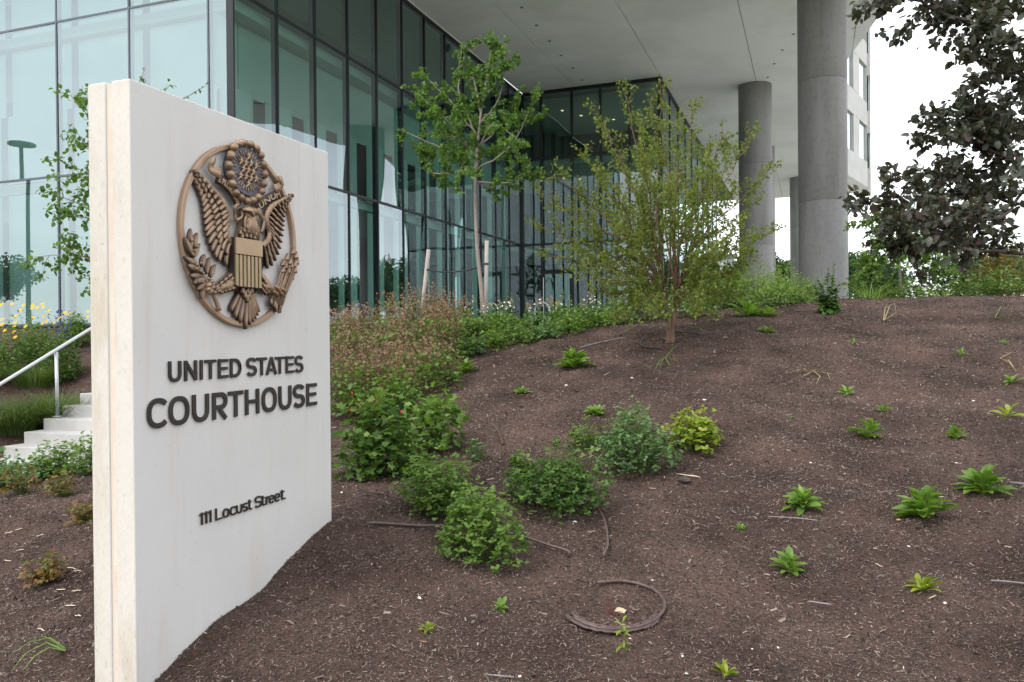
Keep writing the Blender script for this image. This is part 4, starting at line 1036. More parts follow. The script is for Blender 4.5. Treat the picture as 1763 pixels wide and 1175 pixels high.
class Skel:
    """tree skeleton: tapered limbs drawn as tubes, twigs as thin stems, leaf anchors"""
    def __init__(s, seed): s.rg = np.random.default_rng(seed); s.mb = MB(); s.tA = []; s.tB = []; s.tr = []; s.lp = []; s.ld = []
    def limb(s, pts, r0, r1, n=14, k=7, wob=0):
        pts = [Vector(p) for p in pts]; q = [pts[0]*2-pts[1]]+pts+[pts[-1]*2-pts[-2]]; m = len(q)-3; o = []
        for i in range(n):
            t = i/(n-1)*m; j = min(int(t), m-1); t -= j; a, b, c, d = q[j:j+4]
            v = .5*((2*b)+(c-a)*t+(2*a-5*b+4*c-d)*t*t+(3*b-3*c+d-a)*t**3)
            if wob and 0 < i < n-1: v = v+Vector(s.rg.normal(0, wob, 3))
            o.append(v)
        s.mb.tube(o, [r0+(r1-r0)*(i/(n-1))**.8 for i in range(n)], k); return o
    def twig(s, a, b, r): s.tA.append(tuple(a)); s.tB.append(tuple(b)); s.tr.append(r)
    def sprout(s, line, s0, num, L, spread=.9, upw=.25, r=.006, levels=2, leafstep=.05, L2=.45, drop=0, taper=True):
        """side shoots along a limb line, each a wiggly twig with leaves and smaller twigs"""
        rg = s.rg; n = len(line)
        for i in range(num):
            t = s0+(1-s0)*((i+rg.random())/num); f = t*(n-1); j = min(int(f), n-2); base = line[j].lerp(line[j+1], f-j)
            tan = (line[min(j+1, n-1)]-line[j]).normalized()
            rv = Vector(rg.normal(size=3)); rv = (rv-tan*rv.dot(tan)).normalized()
            d = (tan*(1-spread*.55)+rv*spread+Vector((0, 0, upw))).normalized()
            ln = L*rg.uniform(.55, 1.15)*((1-.55*t) if taper else 1)
            s.shoot(base, d, ln, r, levels, leafstep, L2, upw, drop)
        s.shoot(line[-1], (line[-1]-line[-2]).normalized(), L*.4, r, max(levels-1, 0), leafstep, L2, upw, drop)
    def shoot(s, p, d, ln, r, levels, leafstep, L2, upw, drop):
        rg = s.rg; ns = max(3, int(ln/.09)); q = Vector(p); dd = Vector(d); st = ln/ns
        for i in range(ns):
            nd = (dd+Vector(rg.normal(0, .16, 3))+Vector((0, 0, upw*.12-drop*.1))).normalized(); nq = q+nd*st
            s.twig(q, nq, r*(1-.7*i/ns)); 
            m = max(1, int(round(st/leafstep)))
            if levels < 2 or i > ns*.3:
                for a in range(m):
                    s.lp.append(tuple(q.lerp(nq, rg.random()))); s.ld.append(tuple((nd*.5+Vector(rg.normal(0, .6, 3))+Vector((0, 0, -drop))).normalized()))
            if levels > 0 and i > 0 and rg.random() < .75:
                rv = Vector(rg.normal(size=3)); rv = (rv-nd*rv.dot(nd)).normalized()
                s.shoot(nq, (nd*.6+rv*.8+Vector((0, 0, upw*.3))).normalized(), ln*L2*rg.uniform(.6, 1.1)*(1-.4*i/ns), r*.55, levels-1, leafstep, L2, upw, drop)
            q, dd = nq, nd
    def finish(s, name, label, cat, org, leaf, kind, m, bark, twigm=None, group=None, wid=1.0, loose=0, up=.5, jit=.02):
        org = Vector(org); root = empty(name, org); tag(root, label, cat, group); o3 = np.array(org)
        tr = s.mb.build('trunk', bark, root, smooth=True)
        for v in tr.data.vertices: v.co -= org
        if s.tA: link('twigs', stems_mesh('twigs', np.array(s.tA)-o3, np.array(s.tB)-o3, np.array(s.tr), np.array(s.tr)*.8, twigm or bark, seg=1), root)
        lp = np.array(s.lp)-o3; n = len(lp); rg = s.rg
        lp = lp+rg.normal(0, jit, lp.shape); nr = nrmz(rg.normal(0, .75, (n, 3))+np.array([0, 0, up*1.6]))
        rnd = np.clip(rg.normal(.5, .2, n), 0, 1)
        sz = leaf*rg.uniform(.65, 1.2, n); ld = np.array(s.ld)
        if loose:
            dist = np.linalg.norm(np.array(s.lp)-np.array([0, 0, EYE]), axis=1); k = np.argsort(dist)[:]
            vis = [i for i in k if in_view(np.array(s.lp)[i])][:loose]; msk = np.ones(n, bool); msk[vis] = False
            protos = []
            for q in range(4):
                protos.append(leaves_mesh('leaf', np.zeros((1, 3)), [[0, 1, 0]], [[0, 0, 1]], 1.0, kind, m, .12+.25*q, wid))
            for c_, i in enumerate(vis):
                o = link('leaf', protos[c_ % 4], root)
                t = nrmz(ld[i]); x = nrmz(np.cross(t, nr[i])); z = np.cross(x, t)
                M = Matrix(((x[0]*sz[i], t[0]*sz[i], z[0]*sz[i], lp[i][0]), (x[1]*sz[i], t[1]*sz[i], z[1]*sz[i], lp[i][1]), (x[2]*sz[i], t[2]*sz[i], z[2]*sz[i], lp[i][2]), (0, 0, 0, 1)))
                o.matrix_local = M
            lp, ld, nr, sz, rnd = lp[msk], ld[msk], nr[msk], sz[msk], rnd[msk]
        c = link('crown', leaves_mesh('crown', lp, ld, nr, sz, kind, m, rnd, wid), root)
        if loose: c['kind'] = 'stuff'
        return root
def in_view(p):
    v = R3.transposed() @ (Vector(p)-EYEV)
    return v.z < -.3 and abs(v.x/v.z) < .63 and abs(v.y/v.z) < .42
# ================================================================ TREES
# young staked maple in front of the glass
def maple():
    Zm = 16.0; s = Skel(21)
    base = P(833, 565, Zm); base.z = Hf(base.x, base.y)-.05
    tr = s.limb([base, P(829, 500, Zm), P(821, 420, Zm), P(818, 320, Zm), P(822, 250, Zm), P(830, 180, Zm), P(842, 110, Zm), P(848, 72, Zm)], .055, .010, n=26)
    T = lambda f: tr[int(f*25)]
    for (f, mids, dz, L_) in ((.50, [(770,262),(700,228)], .5, .42), (.55, [(775,215),(728,170)], -.6, .5), (.50, [(880,250),(925,160)], .4, .42), (.46, [(880,315),(905,298)], -.4, .38),
                        (.48, [(760,300),(735,290)], .7, .45), (.62, [(790,160),(795,85)], .3, .34), (.60, [(780,180),(735,135)], .2, .42), (.66, [(862,160),(872,75)], -.2, .3), (.56, [(870,210),(905,195)], .8, .45),
                        (.58, [(850,215),(890,240)], -.8, .45), (.52, [(790,240),(760,235)], -.9, .5), (.70, [(815,140),(800,130)], .4, .34), (.45, [(850,325),(880,320)], .1, .3), (.72, [(850,125),(862,115)], -.3, .3),
                        (.50, [(830,270),(850,262)], 1.0, .45), (.50, [(800,280),(790,300)], -.9, .4)):
        n = len(mids); pts = [T(f)]+[P(x, y, Zm+dz*(i+1)/n) for i, (x, y) in enumerate(mids)]
        ln = s.limb(pts, .020, .006, n=10, k=5, wob=.012)
        s.sprout(ln, .22, 7, L_, spread=.8, upw=.35, r=.006, levels=1, leafstep=.0085, L2=.55, drop=.35, taper=False)
    s.sprout(tr, .50, 22, .50, spread=.9, upw=.3, r=.006, levels=1, leafstep=.009, drop=.35)
    return s.finish('maple_tree', 'young staked tree with slender pale trunk and fresh green crown before the glass wall', 'tree', base, .072, 'ovate', MAPLE, M_bark, M_bark, wid=1.15, up=.55)
maple()
# multi-stemmed shrub tree on the shoulder of the mound
def shrub_tree():
    base = G(1151, 590); Zs = 11.0; s = Skel(33)
    v = R3.transposed() @ (base-EYEV); Zs = -v.z
    tips = [(1075,160,.2),(1137,150,-.3),(1195,180,.5),(1243,232,-.6),(1300,228,.3),(1322,292,-.4),(1300,350,1.0),(1000,262,.4),(962,305,-.5),(935,340,.2),(922,385,-.2),(975,430,.9),(1030,195,-.7),(1100,205,.9),(1170,215,-1.0),
            (1265,320,1.1),(1285,405,-1.0),(1040,300,-1.2),(1105,262,-1.3),(1160,262,1.3),(1225,300,-1.3),(940,440,-.9),(1000,480,-1.0),(1295,450,.5),(1060,400,-1.4),(1240,420,-1.5),(1150,330,-1.5),(1100,350,1.2),(1200,360,1.3),(1020,350,1.2),
            (1330,400,0),(1260,260,.9),(1050,240,.2),(1120,180,.1),(1220,250,.1),(1010,400,-.3),(1270,470,.2),(985,360,-.1),(1062,545,-.9),(1092,525,.8),(1240,525,.9),(1222,495,-1.0),(1038,505,.6),(1262,505,-.5),(1110,540,-1.2),(1200,535,-1.1),(1010,450,.8)]
    st = s.limb([base-Vector((.015, .02, .06)), P(1152, 565, Zs), P(1148, 530, Zs), P(1140, 490, Zs)], .038, .026, n=8)
    s2 = s.limb([base+Vector((.05, 0, -.06)), P(1158, 560, Zs), P(1166, 520, Zs), P(1172, 480, Zs)], .034, .024, n=8)
    for i, (x, y, dz) in enumerate(tips):
        o = (st if x < 1150 else s2); b = o[s.rg.integers(3, 8)]
        bx = CX + F*(R3.transposed()@(b-EYEV)).x/Zs; by = 500
        m1 = P(bx+(x-bx)*.30+s.rg.normal(0, 8), by+(y-by)*.42-(10 if y > 480 else 0), Zs+dz*.35); m2 = P(bx+(x-bx)*.68, by+(y-by)*.74, Zs+dz*.7)
        ln = s.limb([b, m1, m2, P(x, y, Zs+dz)], .015, .003, n=14, k=5, wob=.012)
        s.sprout(ln, .22, 16, .42, spread=.75, upw=.5, r=.0035, levels=1, leafstep=.013, L2=.5, drop=0, taper=True)
    return s.finish('shrub_tree', 'airy multi stemmed small tree with yellow green leaves rooted on the mulch mound', 'tree', base, .046, 'ovate', OLIVE, M_barkr, M_twig, wid=1.0, up=.5)
shrub_tree()
# purple-leaved crab apple reaching in from the right
def crab():
    s = Skel(8); base = gz(W(5.6, 5.4, 0)); tr = s.limb([base-Vector((0, 0, .1)), P(2230, 700, 5.5), P(2150, 450, 5.5), P(2080, 200, 5.4), P(2010, 0, 5.3), P(1960, -200, 5.3)], .095, .045, n=16, k=9)
    br = [([(2120,480),(1950,492),(1830,466),(1763,437),(1690,435),(1645,408),(1585,385),(1535,372)], 5.0, .022),
          ([(2110,400),(1900,300),(1763,288),(1700,255),(1650,240),(1612,232)], 4.8, .020),
          ([(2080,300),(1900,250),(1790,235),(1720,215),(1665,200)], 4.9, .014),
          ([(2060,200),(1900,130),(1763,80),(1690,50),(1640,30),(1585,5),(1530,-6)], 4.7, .020),
          ([(2040,60),(1900,40),(1790,15),(1720,0),(1660,-8)], 4.9, .014), ([(2060,160),(1900,150),(1790,135),(1720,120),(1672,92)], 4.6, .014),
          ([(2080,260),(1900,200),(1780,150),(1735,110)], 5.3, .018),
          ([(2100,360),(1900,360),(1760,350),(1700,340),(1655,335),(1600,345)], 5.4, .018),
          ([(2100,330),(1950,330),(1800,300),(1730,370),(1670,385),(1620,400)], 4.5, .014),
          ([(2030,60),(1900,20),(1780,-30),(1700,-40)], 5.2, .018), ([(2090,300),(1900,240),(1800,210),(1745,215)], 5.6, .014),
          ([(1763,288),(1700,300),(1640,300),(1595,292)], 4.9, .010), ([(1690,435),(1640,425),(1590,428),(1560,432)], 4.9, .008), ([(1645,408),(1590,370),(1540,352),(1490,342)], 4.85, .008)]
    for pts, Zb, r in br:
        q = [P(x, y, Zb+(5.4-Zb)*max(0, (x-1750)/370)) for x, y in pts]
        ln = s.limb(q, r, .005, n=20, k=6, wob=.008)
        s0 = 0 if pts[0][0] < 1800 else .42
        s.sprout(ln, s0, 15 if s0 else 8, .23, spread=.85, upw=.15, r=.0035, levels=1, leafstep=.0078, L2=.6, drop=.2, taper=False)
    r_ = s.finish('crabapple_tree', 'dark purple leaved tree whose branches hang in from the right edge', 'tree', base, .054, 'ovate', PURPLE, M_barkd, M_barkd, loose=300, wid=1.0, up=.4)
    # small dark fruits on stalks
    rg = s.rg; vis = [p for p in s.lp if in_view(p)]; m = mat('crab_fruit', (.10, .015, .02), rough=.3)
    mb = MB().tube([(0, 0, 0), (0, 0, -.03)], .0008, 3).tube([(0, 0, -.028), (0, 0, -.031), (0, 0, -.037), (0, 0, -.043), (0, 0, -.046)], [.002, .0065, .0085, .0065, .002], 7)
    me = mb.mesh('fruit', m, True)
    for i in rg.choice(len(vis), 46, replace=False):
        link('fruit', me, r_, Vector(vis[i])-base)
crab()
# slender tree whose crown shows behind the sign
def behind_sign():
    s = Skel(14); b = gz(P(232, 800, 7.2)); tr = s.limb([b-Vector((0, 0, .1)), P(228, 620, 7.2), P(222, 450, 7.2), P(215, 300, 7.2), P(225, 190, 7.2)], .035, .012, n=14)
    for f, (x, y), dz in ((.5, (72,442), .1), (.55, (95,335), -.2), (.7, (120,160), .2), (.65, (135,232), 0), (.6, (128,290), .2), (.9, (247,125), 0), (.9, (290,150), .2), (.85, (350,150), .2), (.4, (150,480), .2), (.45, (110,425), -.1), (.6, (110,370), -.3)):
        o = tr[int(f*13)]; q = P(x, y, 7.2+dz); mid = o.lerp(q, .5)+Vector((0, 0, .08))
        ln = s.limb([o, mid, q], .010, .003, n=9, k=5, wob=.006)
        s.sprout(ln, .35, 7, .20, spread=.8, upw=.2, r=.003, levels=1, leafstep=.013, L2=.5, drop=.5, taper=False) if y > 125 and x < 200 else s.sprout(ln, .55, 3, .14, spread=.6, upw=.2, r=.0025, levels=0, leafstep=.03, drop=.5)
    s.finish('slender_tree', 'slender green leaved tree standing behind the sign beside the steps', 'tree', b, .048, 'ovate', MAPLE, M_bark, M_twig, wid=1.2)
behind_sign()
# young tree with two canes on the right
def right_tree():
    Zr = 17; s = Skel(17); b = gz(P(1549, 500, Zr)); tr = s.limb([b-Vector((0, 0, .1)), P(1549, 470, Zr), P(1546, 430, Zr), P(1543, 385, Zr)], .045, .02, n=9)
    for f, (x, y), dz in ((.5, (1490,385), .3), (.6, (1500,410), -.6), (.8, (1510,372), .2), (.9, (1550,365), .3), (.7, (1600,400), .2), (.6, (1620,440), -.4), (.5, (1475,470), .4), (.6, (1590,430), .8), (.7, (1530,440), -.8), (.8, (1570,390), -.5), (.4, (1500,455), -.3), (.45, (1610,470), 0)):
        o = tr[int(f*8)]; ln = s.limb([o, o.lerp(P(x, y, Zr+dz), .5)+Vector((0, 0, .1)), P(x, y, Zr+dz)], .014, .004, n=8, k=5, wob=.01)
        s.sprout(ln, .3, 8, .42, spread=.8, upw=.2, r=.005, levels=1, leafstep=.018, L2=.5, drop=.5, taper=False)
    s.finish('young_tree', 'young light green tree beyond the mound crest under the purple branches', 'tree', b, .085, 'ovate', GREEN, M_bark, M_twig, wid=1.2)
right_tree()

def wide_shrub(px, pybase, Z, wpx, hpx, label, m, leaf, n, seed, kind='ovate', name='shrub', cat='shrub', triple=False, group=None):
    c = gz(P(px, pybase, Z)); k = Z/F
    return clump(name, label, cat, c, wpx*k/2/.78, wpx*k/2/.78, hpx*k/.85, n, leaf, kind, m, seed, lobes=10, triple=triple, group=group, stem_m=M_twig)
wide_shrub(1640, 500, 19, 120, 92, 'rounded blue green shrub on the right beyond the crest', FARG, .10, 1500, 51)
wide_shrub(1738, 510, 18, 110, 125, 'tall reddish tan shrub at the right edge beyond the crest', RUST, .07, 1700, 52)
wide_shrub(1700, 505, 16, 100, 55, 'low dark green shrub at the foot of the reddish shrub', GREEND, .08, 900, 53)
wide_shrub(1500, 505, 18, 90, 55, 'low green shrub beside the nearest column', GREEND, .08, 800, 54)
wide_shrub(1578, 508, 16.5, 100, 40, 'low fresh green mound of leaves under the young tree', GREEN, .07, 800, 55)
wide_shrub(1225, 530, 14.5, 130, 75, 'feathery green shrub behind the small multi stemmed tree', GREEN, .06, 1500, 56)
wide_shrub(1100, 555, 13.6, 120, 70, 'dense green shrub left of the multi stemmed tree', GREEND, .055, 1400, 57)
wide_shrub(1190, 560, 13.0, 90, 45, 'low leafy plant directly behind the multi stemmed trunk', GREEN, .05, 800, 58)

# ================================================================ GRASSES
def grass(label, c, rad, h, n, m, seed, name='grass_tuft', lean=.5, w=.006, group=None, cat='grass', flop=.35):
    rg = np.random.default_rng(seed); c = np.array(c); a = rg.random(n)*6.283; r0 = np.sqrt(rg.random(n))*rad*.35
    A = np.stack([r0*np.cos(a), r0*np.sin(a), np.full(n, -.02)], 1); hh = h*rg.uniform(.55, 1.1, n); ln = rad*lean*rg.uniform(.3, 1.6, n)
    k = 6; V = []; dirv = np.stack([np.cos(a+rg.normal(0, .4, n)), np.sin(a), np.zeros(n)], 1); side = np.stack([-dirv[:, 1], dirv[:, 0], np.zeros(n)], 1)
    for i in range(k+1):
        t = i/k; p = A+dirv*(ln*t**1.6)[:, None]; p[:, 2] = -.02+hh*(t-flop*t**3*rg.uniform(.6, 1.4, n)); ww = w*(1-t**2*.95)
        V += [p-side*ww, p+side*ww]
    V = np.stack(V, 1); nv = V.shape[1]; V = V.reshape(-1, 3); f = np.array([(2*i, 2*i+1, 2*i+3, 2*i+2) for i in range(k)])
    Fq = (f[None]+(np.arange(n)*nv)[:, None, None]).reshape(-1, 4)
    me = np_mesh('blades', V, Fq, m, {'rnd': np.repeat(np.clip(rg.normal(.5, .22, n), 0, 1), nv)}, smooth=True)
    root = empty(name, tuple(c)); tag(root, label, cat, group); link('blades', me, root); return root
for i, (px, ytop, w_, lb) in enumerate(((1300,438,66,'bright feathery willow leaved plant left of the second column'),(1345,455,60,'bright feathery plant between the two columns'),(1385,478,46,'small pale feathery plant in front of the nearest column'),(1262,452,60,'tall bright feathery plant right of the multi stemmed tree'),(1325,480,60,'low feathery plant in front of the pair between the columns'),(1368,488,50,'low pale feathery plant at the left foot of the nearest column'))):
    Z = 14.6+.3*(i % 2)-(.8 if i > 3 else 0); c = gz(P(px, 525, Z)); k = Z/F
    clump('feathery_plant', lb, 'plant', c, w_*k/2/.7, w_*k/2/.7, max(.3, (CY-F*((R3.transposed()@(c-EYEV)).y/Z)-ytop)*k/.9), 900, .085, 'narrow', GRASSL, 560+i, triple=False, lobes=9, up=.35)
c = gz(P(1500, 510, 15.2)); grass('thin grass with long pale blades right of the blue flowered plant', c, .6, .55, 60, GRASSL, 70, lean=1.2, w=.006)
c = gz(P(1625, 512, 15.2)); grass('long pale arching grass blades on the crest right of the young tree', c, .9, .5, 40, GRASSL, 71, lean=1.3, w=.006)

# ================================================================ PLANTS BEHIND AND BESIDE THE SIGN
def col_clump(label, x0, x1, ytop, ybase, m, seed, size=.030, n=520, kind='round', group=None, name='columbine_clump', Z=None, lobes=8, triple=True, cat='plant', extra=None):
    g = G((x0+x1)/2, ybase-(ybase-ytop)*.10); Zc = -(R3.transposed() @ (g-EYEV)).z; k = Zc/F
    rx = (x1-x0)*k/2/.76; h = (ybase-ytop)*k/.86
    return clump(name, label, cat, g+Vector((-sT, cT, 0))*rx*.25, rx, rx*.85, h*.96, n, size, kind, m, seed, lobes=lobes, triple=triple, group=group, extra=extra)
col_clump('bright green clump nearest the camera, leaning over the brown hose', 752, 898, 858, 985, GREEN, 101, n=900, size=.026)
col_clump('green clump right of the sign foot, just behind the nearest bright clump', 690, 822, 798, 905, GREEN, 102, n=850, size=.026)
col_clump('dense rounded green clump in the middle of the slope', 882, 1045, 782, 902, GREEND, 103, n=1500, size=.025, lobes=12)
col_clump('small tuft growing against the left flank of the dense rounded clump', 874, 925, 782, 835, GREEN, 104, n=150, size=.028)
col_clump('blue green clump with a drooping pale shoot, left of the yellow green one', 1040, 1175, 712, 835, GREENB, 105, n=1100, size=.026)
col_clump('yellow green clump with large round leaflets at the right end of the row', 1143, 1245, 704, 790, LIME, 106, n=420, size=.034)
col_clump('small loose clump above the dense rounded one', 975, 1040, 728, 782, GREEN, 107, n=240, size=.020)
col_clump('sparse small plant alone on the mulch right of the big leafy mass', 795, 840, 756, 800, GREENB, 108, n=60, size=.022)
def reds(root, rg, rx, ry, h):
    n = 26; p = rg.normal(0, .35, (n, 3))*np.array([rx, ry, 0])+np.array([0, 0, 1])*h*rg.uniform(.55, 1.0, (n, 1))
    link('flowers', leaves_mesh('flowers', p, rg.normal(size=(n, 3)), rg.normal(size=(n, 3)), .03, 'ovate', M_red, .5), root)
col_clump('large mass of broad lobed leaves right beside the sign edge', 568, 700, 690, 840, GREEND, 111, n=900, size=.062, kind='lobed', name='cranesbill_clump', lobes=10, triple=False, extra=reds)
col_clump('broad leaved green mass with reddish tints, right part beside the mulch', 650, 790, 690, 800, GREEN, 112, n=650, size=.060, kind='lobed', name='cranesbill_clump', lobes=9, triple=False)
col_clump('fine leaved green plant at the front of the broad leaved mass', 650, 745, 750, 830, GREEN, 113, n=360, size=.026)
def gy(c):
    v = R3.transposed() @ (Vector(c)-EYEV); return CY - F*v.y/(-v.z) if v.z < 0 else 0
def seedplant(label, px, py, Z, wpx, hpx, seed, ns=84, group='brown seed headed plants right of the sign'):
    rg = np.random.default_rng(seed); c = gz(P(px, py, Z)); k = Z/F; R_ = wpx*k/2*1.15; h = max(.45, min(1.15, (gy(c)-hpx)*k))
    a = rg.random(ns)*6.283; r = np.sqrt(rg.random(ns))
    B = np.stack([r*np.cos(a)*R_, r*np.sin(a)*R_, h*rg.uniform(.5, 1.0, ns)*(1-.25*r**2)], 1); A = np.stack([B[:, 0]*.25, B[:, 1]*.25, np.full(ns, -.05)], 1)
    root = empty('seedhead_plant', tuple(c)); tag(root, label, 'plant', group)
    link('stems', stems_mesh('stems', A, B, .0026, .0012, M_stemr, bend=rg.normal(0, .02, (ns, 3))), root)
    # side stalks
    m = ns*3; pi = rg.integers(0, ns, m); t = rg.uniform(.62, .97, m)[:, None]; S0 = A[pi]+(B[pi]-A[pi])*t; S1 = S0+rg.normal(0, 1, (m, 3))*np.array([.055, .055, .02])+np.array([0, 0, .05])
    link('side_stems', stems_mesh('side_stems', S0, S1, .0014, .001, M_stemr, seg=1), root)
    tips = np.concatenate([B, S1]); pod_p, pod_t = [], []
    for q in range(5):
        th = q*1.2566; pod_p.append(tips); pod_t.append(nrmz(np.array([math.cos(th)*.45, math.sin(th)*.45, .9])+rg.normal(0, .25, (len(tips), 3))))
    pp, pt = np.concatenate(pod_p), np.concatenate(pod_t)
    link('seed_heads', leaves_mesh('seed_heads', pp, pt, rg.normal(size=pp.shape), .026*rg.uniform(.7, 1.2, len(pp)), 'pod', BROWN, np.repeat(np.clip(rg.normal(.5, .25, (1, len(tips))), 0, 1), 5, 0).ravel(), wid=1.7), root)
    n = 620; d = rg.random(n)*6.283; rr = np.sqrt(rg.random(n))*R_*1.1
    pp = np.stack([rr*np.cos(d), rr*np.sin(d), h*rg.uniform(.05, .60, n)], 1)
    link('foliage', leaves_mesh('foliage', pp, rg.normal(size=(n, 3))*np.array([1, 1, .4]), rg.normal(0, .4, (n, 3))+np.array([0, 0, 1]), .05*rg.uniform(.6, 1.2, n), 'round', GREEN, np.clip(rg.normal(.4, .2, n), 0, 1)), root)
    return root
for i, (px, py, Z, w_, h_) in enumerate(((600,645,10.2,120,512),(655,650,10.0,120,505),(715,640,10.4,110,490),(765,630,10.8,90,500),(605,680,8.8,120,560),(665,690,8.6,120,575),(728,665,9.3,110,560),(640,600,12.2,110,515),(715,590,12.4,110,475),(770,595,12.2,70,495),(585,610,12,90,520))):
    lb = ['seed headed plant touching the sign edge, middle row', 'seed headed plant second from the sign edge', 'brown seed headed plant in front of the left stake', 'brown seed headed plant at the right end of its drift', 'low seed headed plant nearest the sign, above the broad leaves',
          'front seed headed plant above the broad leaved mass', 'front right seed headed plant beside the mulch', 'back row seed headed plant near the sign edge', 'back row seed headed plant at the foot of the left stake', 'small seed headed plant between the two stakes', 'rear seed headed plant half hidden by the sign edge'][i]
    seedplant(lb, px, py, Z, w_, h_, 200+i)
for i, (x0, x1, yt, yb, lb) in enumerate(((566,650,640,725,'mid green leaves between the sign edge and the seed heads'), (640,730,655,735,'mid green leaves under the front seed heads'), (715,790,600,660,'fresh green leaves at the right foot of the seed heads'))):
    col_clump(lb, x0, x1, yt, yb, GREEN, 120+i, n=420, size=.045, kind='lobed', name='leafy_perennial', triple=False)
# green band along the crest with white flowering spikes
def spike(label, px, py, Z, hpx, seed, flower=True, group='white flowering spikes along the crest'):
    rg = np.random.default_rng(seed); c = gz(P(px, py, Z)); h = max(.4, (gy(c)-560+hpx)*Z/F); root = empty('flower_spike', tuple(c)); tag(root, label, 'plant', group)
    ns = 3; A = np.array([[rg.normal(0, .03), rg.normal(0, .03), -.05] for _ in range(ns)]); B = A+np.array([[rg.normal(0, .08), rg.normal(0, .08), h*rg.uniform(.75, 1)] for _ in range(ns)])
    link('stems', stems_mesh('stems', A, B, .005, .002, M_stem), root)
    n = 110; i_ = rg.integers(0, ns, n); t = rg.uniform(.05, .88, n); p = A[i_]+(B[i_]-A[i_])*t[:, None]; d = rg.random(n)*6.283
    tip = np.stack([np.cos(d), np.sin(d), rg.uniform(-.1, .7, n)], 1)
    link('foliage', leaves_mesh('foliage', p, tip, np.array([0, 0, 1.])+rg.normal(0, .3, (n, 3)), .10*(1.15-t), 'ovate', GREENB, np.clip(rg.normal(.45, .2, n), 0, 1), wid=.75), root)
    n = 70; i_ = rg.integers(0, ns, n); t = rg.uniform(.78, 1.0, n); p = A[i_]+(B[i_]-A[i_])*t[:, None]; d = rg.random(n)*6.283; tip = np.stack([np.cos(d), np.sin(d), .6*np.ones(n)], 1)
    link('buds', leaves_mesh('buds', p, tip, rg.normal(size=(n, 3)), .028, 'pod', BROWN if seed % 3 else GRASSL, .8, wid=1.5), root)
    if flower:
        n = 16; i_ = rg.integers(0, ns, n); t = rg.uniform(.55, .98, n); p = A[i_]+(B[i_]-A[i_])*t[:, None]; d = rg.random(n)*6.283; tip = np.stack([np.cos(d), np.sin(d), .2*np.ones(n)], 1)
        link('flowers', leaves_mesh('flowers', p+tip*.02, tip, rg.normal(size=(n, 3)), .032, 'ovate', M_white, .5, wid=1.5), root)
sp_x = [(808,560,12.5,60),(842,555,12.8,62),(868,552,13.2,55),(885,556,12.4,66),(925,552,13,62),(948,556,12.4,70),(975,552,12.8,66),(1000,552,12.6,52),(1018,548,13,72),(1040,548,13.2,56),(905,548,14,48),(955,545,14.2,56),(858,548,14.5,50),(1075,545,13.8,56)]
ORD = ['leftmost', 'second from left', 'third from left', 'fourth from left', 'fifth from left', 'sixth from left', 'seventh from left', 'eighth from left', 'seventh from right', 'sixth from right', 'fifth from right', 'fourth from right', 'third from right', 'second from right', 'rightmost']
ORDS = ORD[:7]+ORD[8:]
for i, (px, py, Z, h_) in enumerate(sp_x):
    rk_ = sorted(q[0] for q in sp_x).index(px)
    spike('white flowering leafy spike, %s of the row below the glass wall' % ORDS[rk_], px, py, Z, h_, 300+i)
band_ = [(800,612,11.0),(842,603,11.3),(885,594,11.6),(930,586,11.9),(975,577,12.2),(1020,568,12.6),(1062,560,13.0),(820,585,12.6),(870,578,13.0),(925,570,13.2),(985,562,13.6),(1040,556,14.0),(795,572,13.8),(850,566,14.4)]
for i, (px, py, Z) in enumerate(band_):
    c = gz(P(px, py, Z)); k = Z/F
    row_ = band_[:7] if i < 7 else band_[7:]; o7 = ['leftmost', 'second from left', 'third from left', 'middle', 'third from right', 'second from right', 'rightmost']
    clump('leafy_perennial', 'green leafy clump, %s of the %s row in the planted band' % (o7[sorted(q[0] for q in row_).index(px)], 'front' if i < 7 else 'back'), 'plant', c, 42*k, 38*k, max(.25, (gy(c)-py+34)*k/.85), 420, .060, 'ovate', GREEN if i % 3 else GREENB, 330+i, group='green clumps of the planted band', triple=False, lobes=5)
# blue lobelia on the crest
def lobelia():
    c = G(1426, 538); v = R3.transposed() @ (c-EYEV); k = -v.z/F; rg = np.random.default_rng(9)
    root = empty('blue_flowered_plant', tuple(c)); tag(root, 'dark leaved plant with blue flower spikes standing alone on the crest', 'plant')
    sp_ = [(0, 0, 80), (-24, -8, 62), (26, 4, 56), (-12, 14, 50), (12, -12, 66), (-30, 10, 48), (14, 6, 90)]
    A = np.array([[0, 0, -.03]]*len(sp_))+rg.normal(0, .02, (len(sp_), 3)); B = np.array([[cT*x*k*.8, sT*x*k*.8+y*k, z*k*.95] for x, y, z in sp_])
    link('stems', stems_mesh('stems', A, B, .006, .003, M_stem), root)
    n = 420; i_ = rg.integers(0, len(sp_), n); t = rg.uniform(.02, 1, n); p = A[i_]+(B[i_]-A[i_])*t[:, None]; d = rg.random(n)*6.283
    tip = np.stack([np.cos(d), np.sin(d), -.15+.9*t], 1)
    link('foliage', leaves_mesh('foliage', p, tip, np.array([0, 0, 1.])+rg.normal(0, .3, (n, 3)), .035+.16*(1-t)**1.3, 'ovate', GREEND, np.clip(rg.normal(.35, .15, n), 0, 1), wid=.85), root)
    n = 46; i_ = rg.integers(1, 4, n); t = rg.uniform(.45, .8, n); p = A[i_]+(B[i_]-A[i_])*t[:, None]; d = rg.random(n)*6.283; tip = np.stack([np.cos(d), np.sin(d), .2*np.ones(n)], 1)
    link('flowers', leaves_mesh('flowers', p+tip*.02, tip, rg.normal(size=(n, 3)), .030, 'petal', M_blue, .5, wid=2), root)
lobelia()

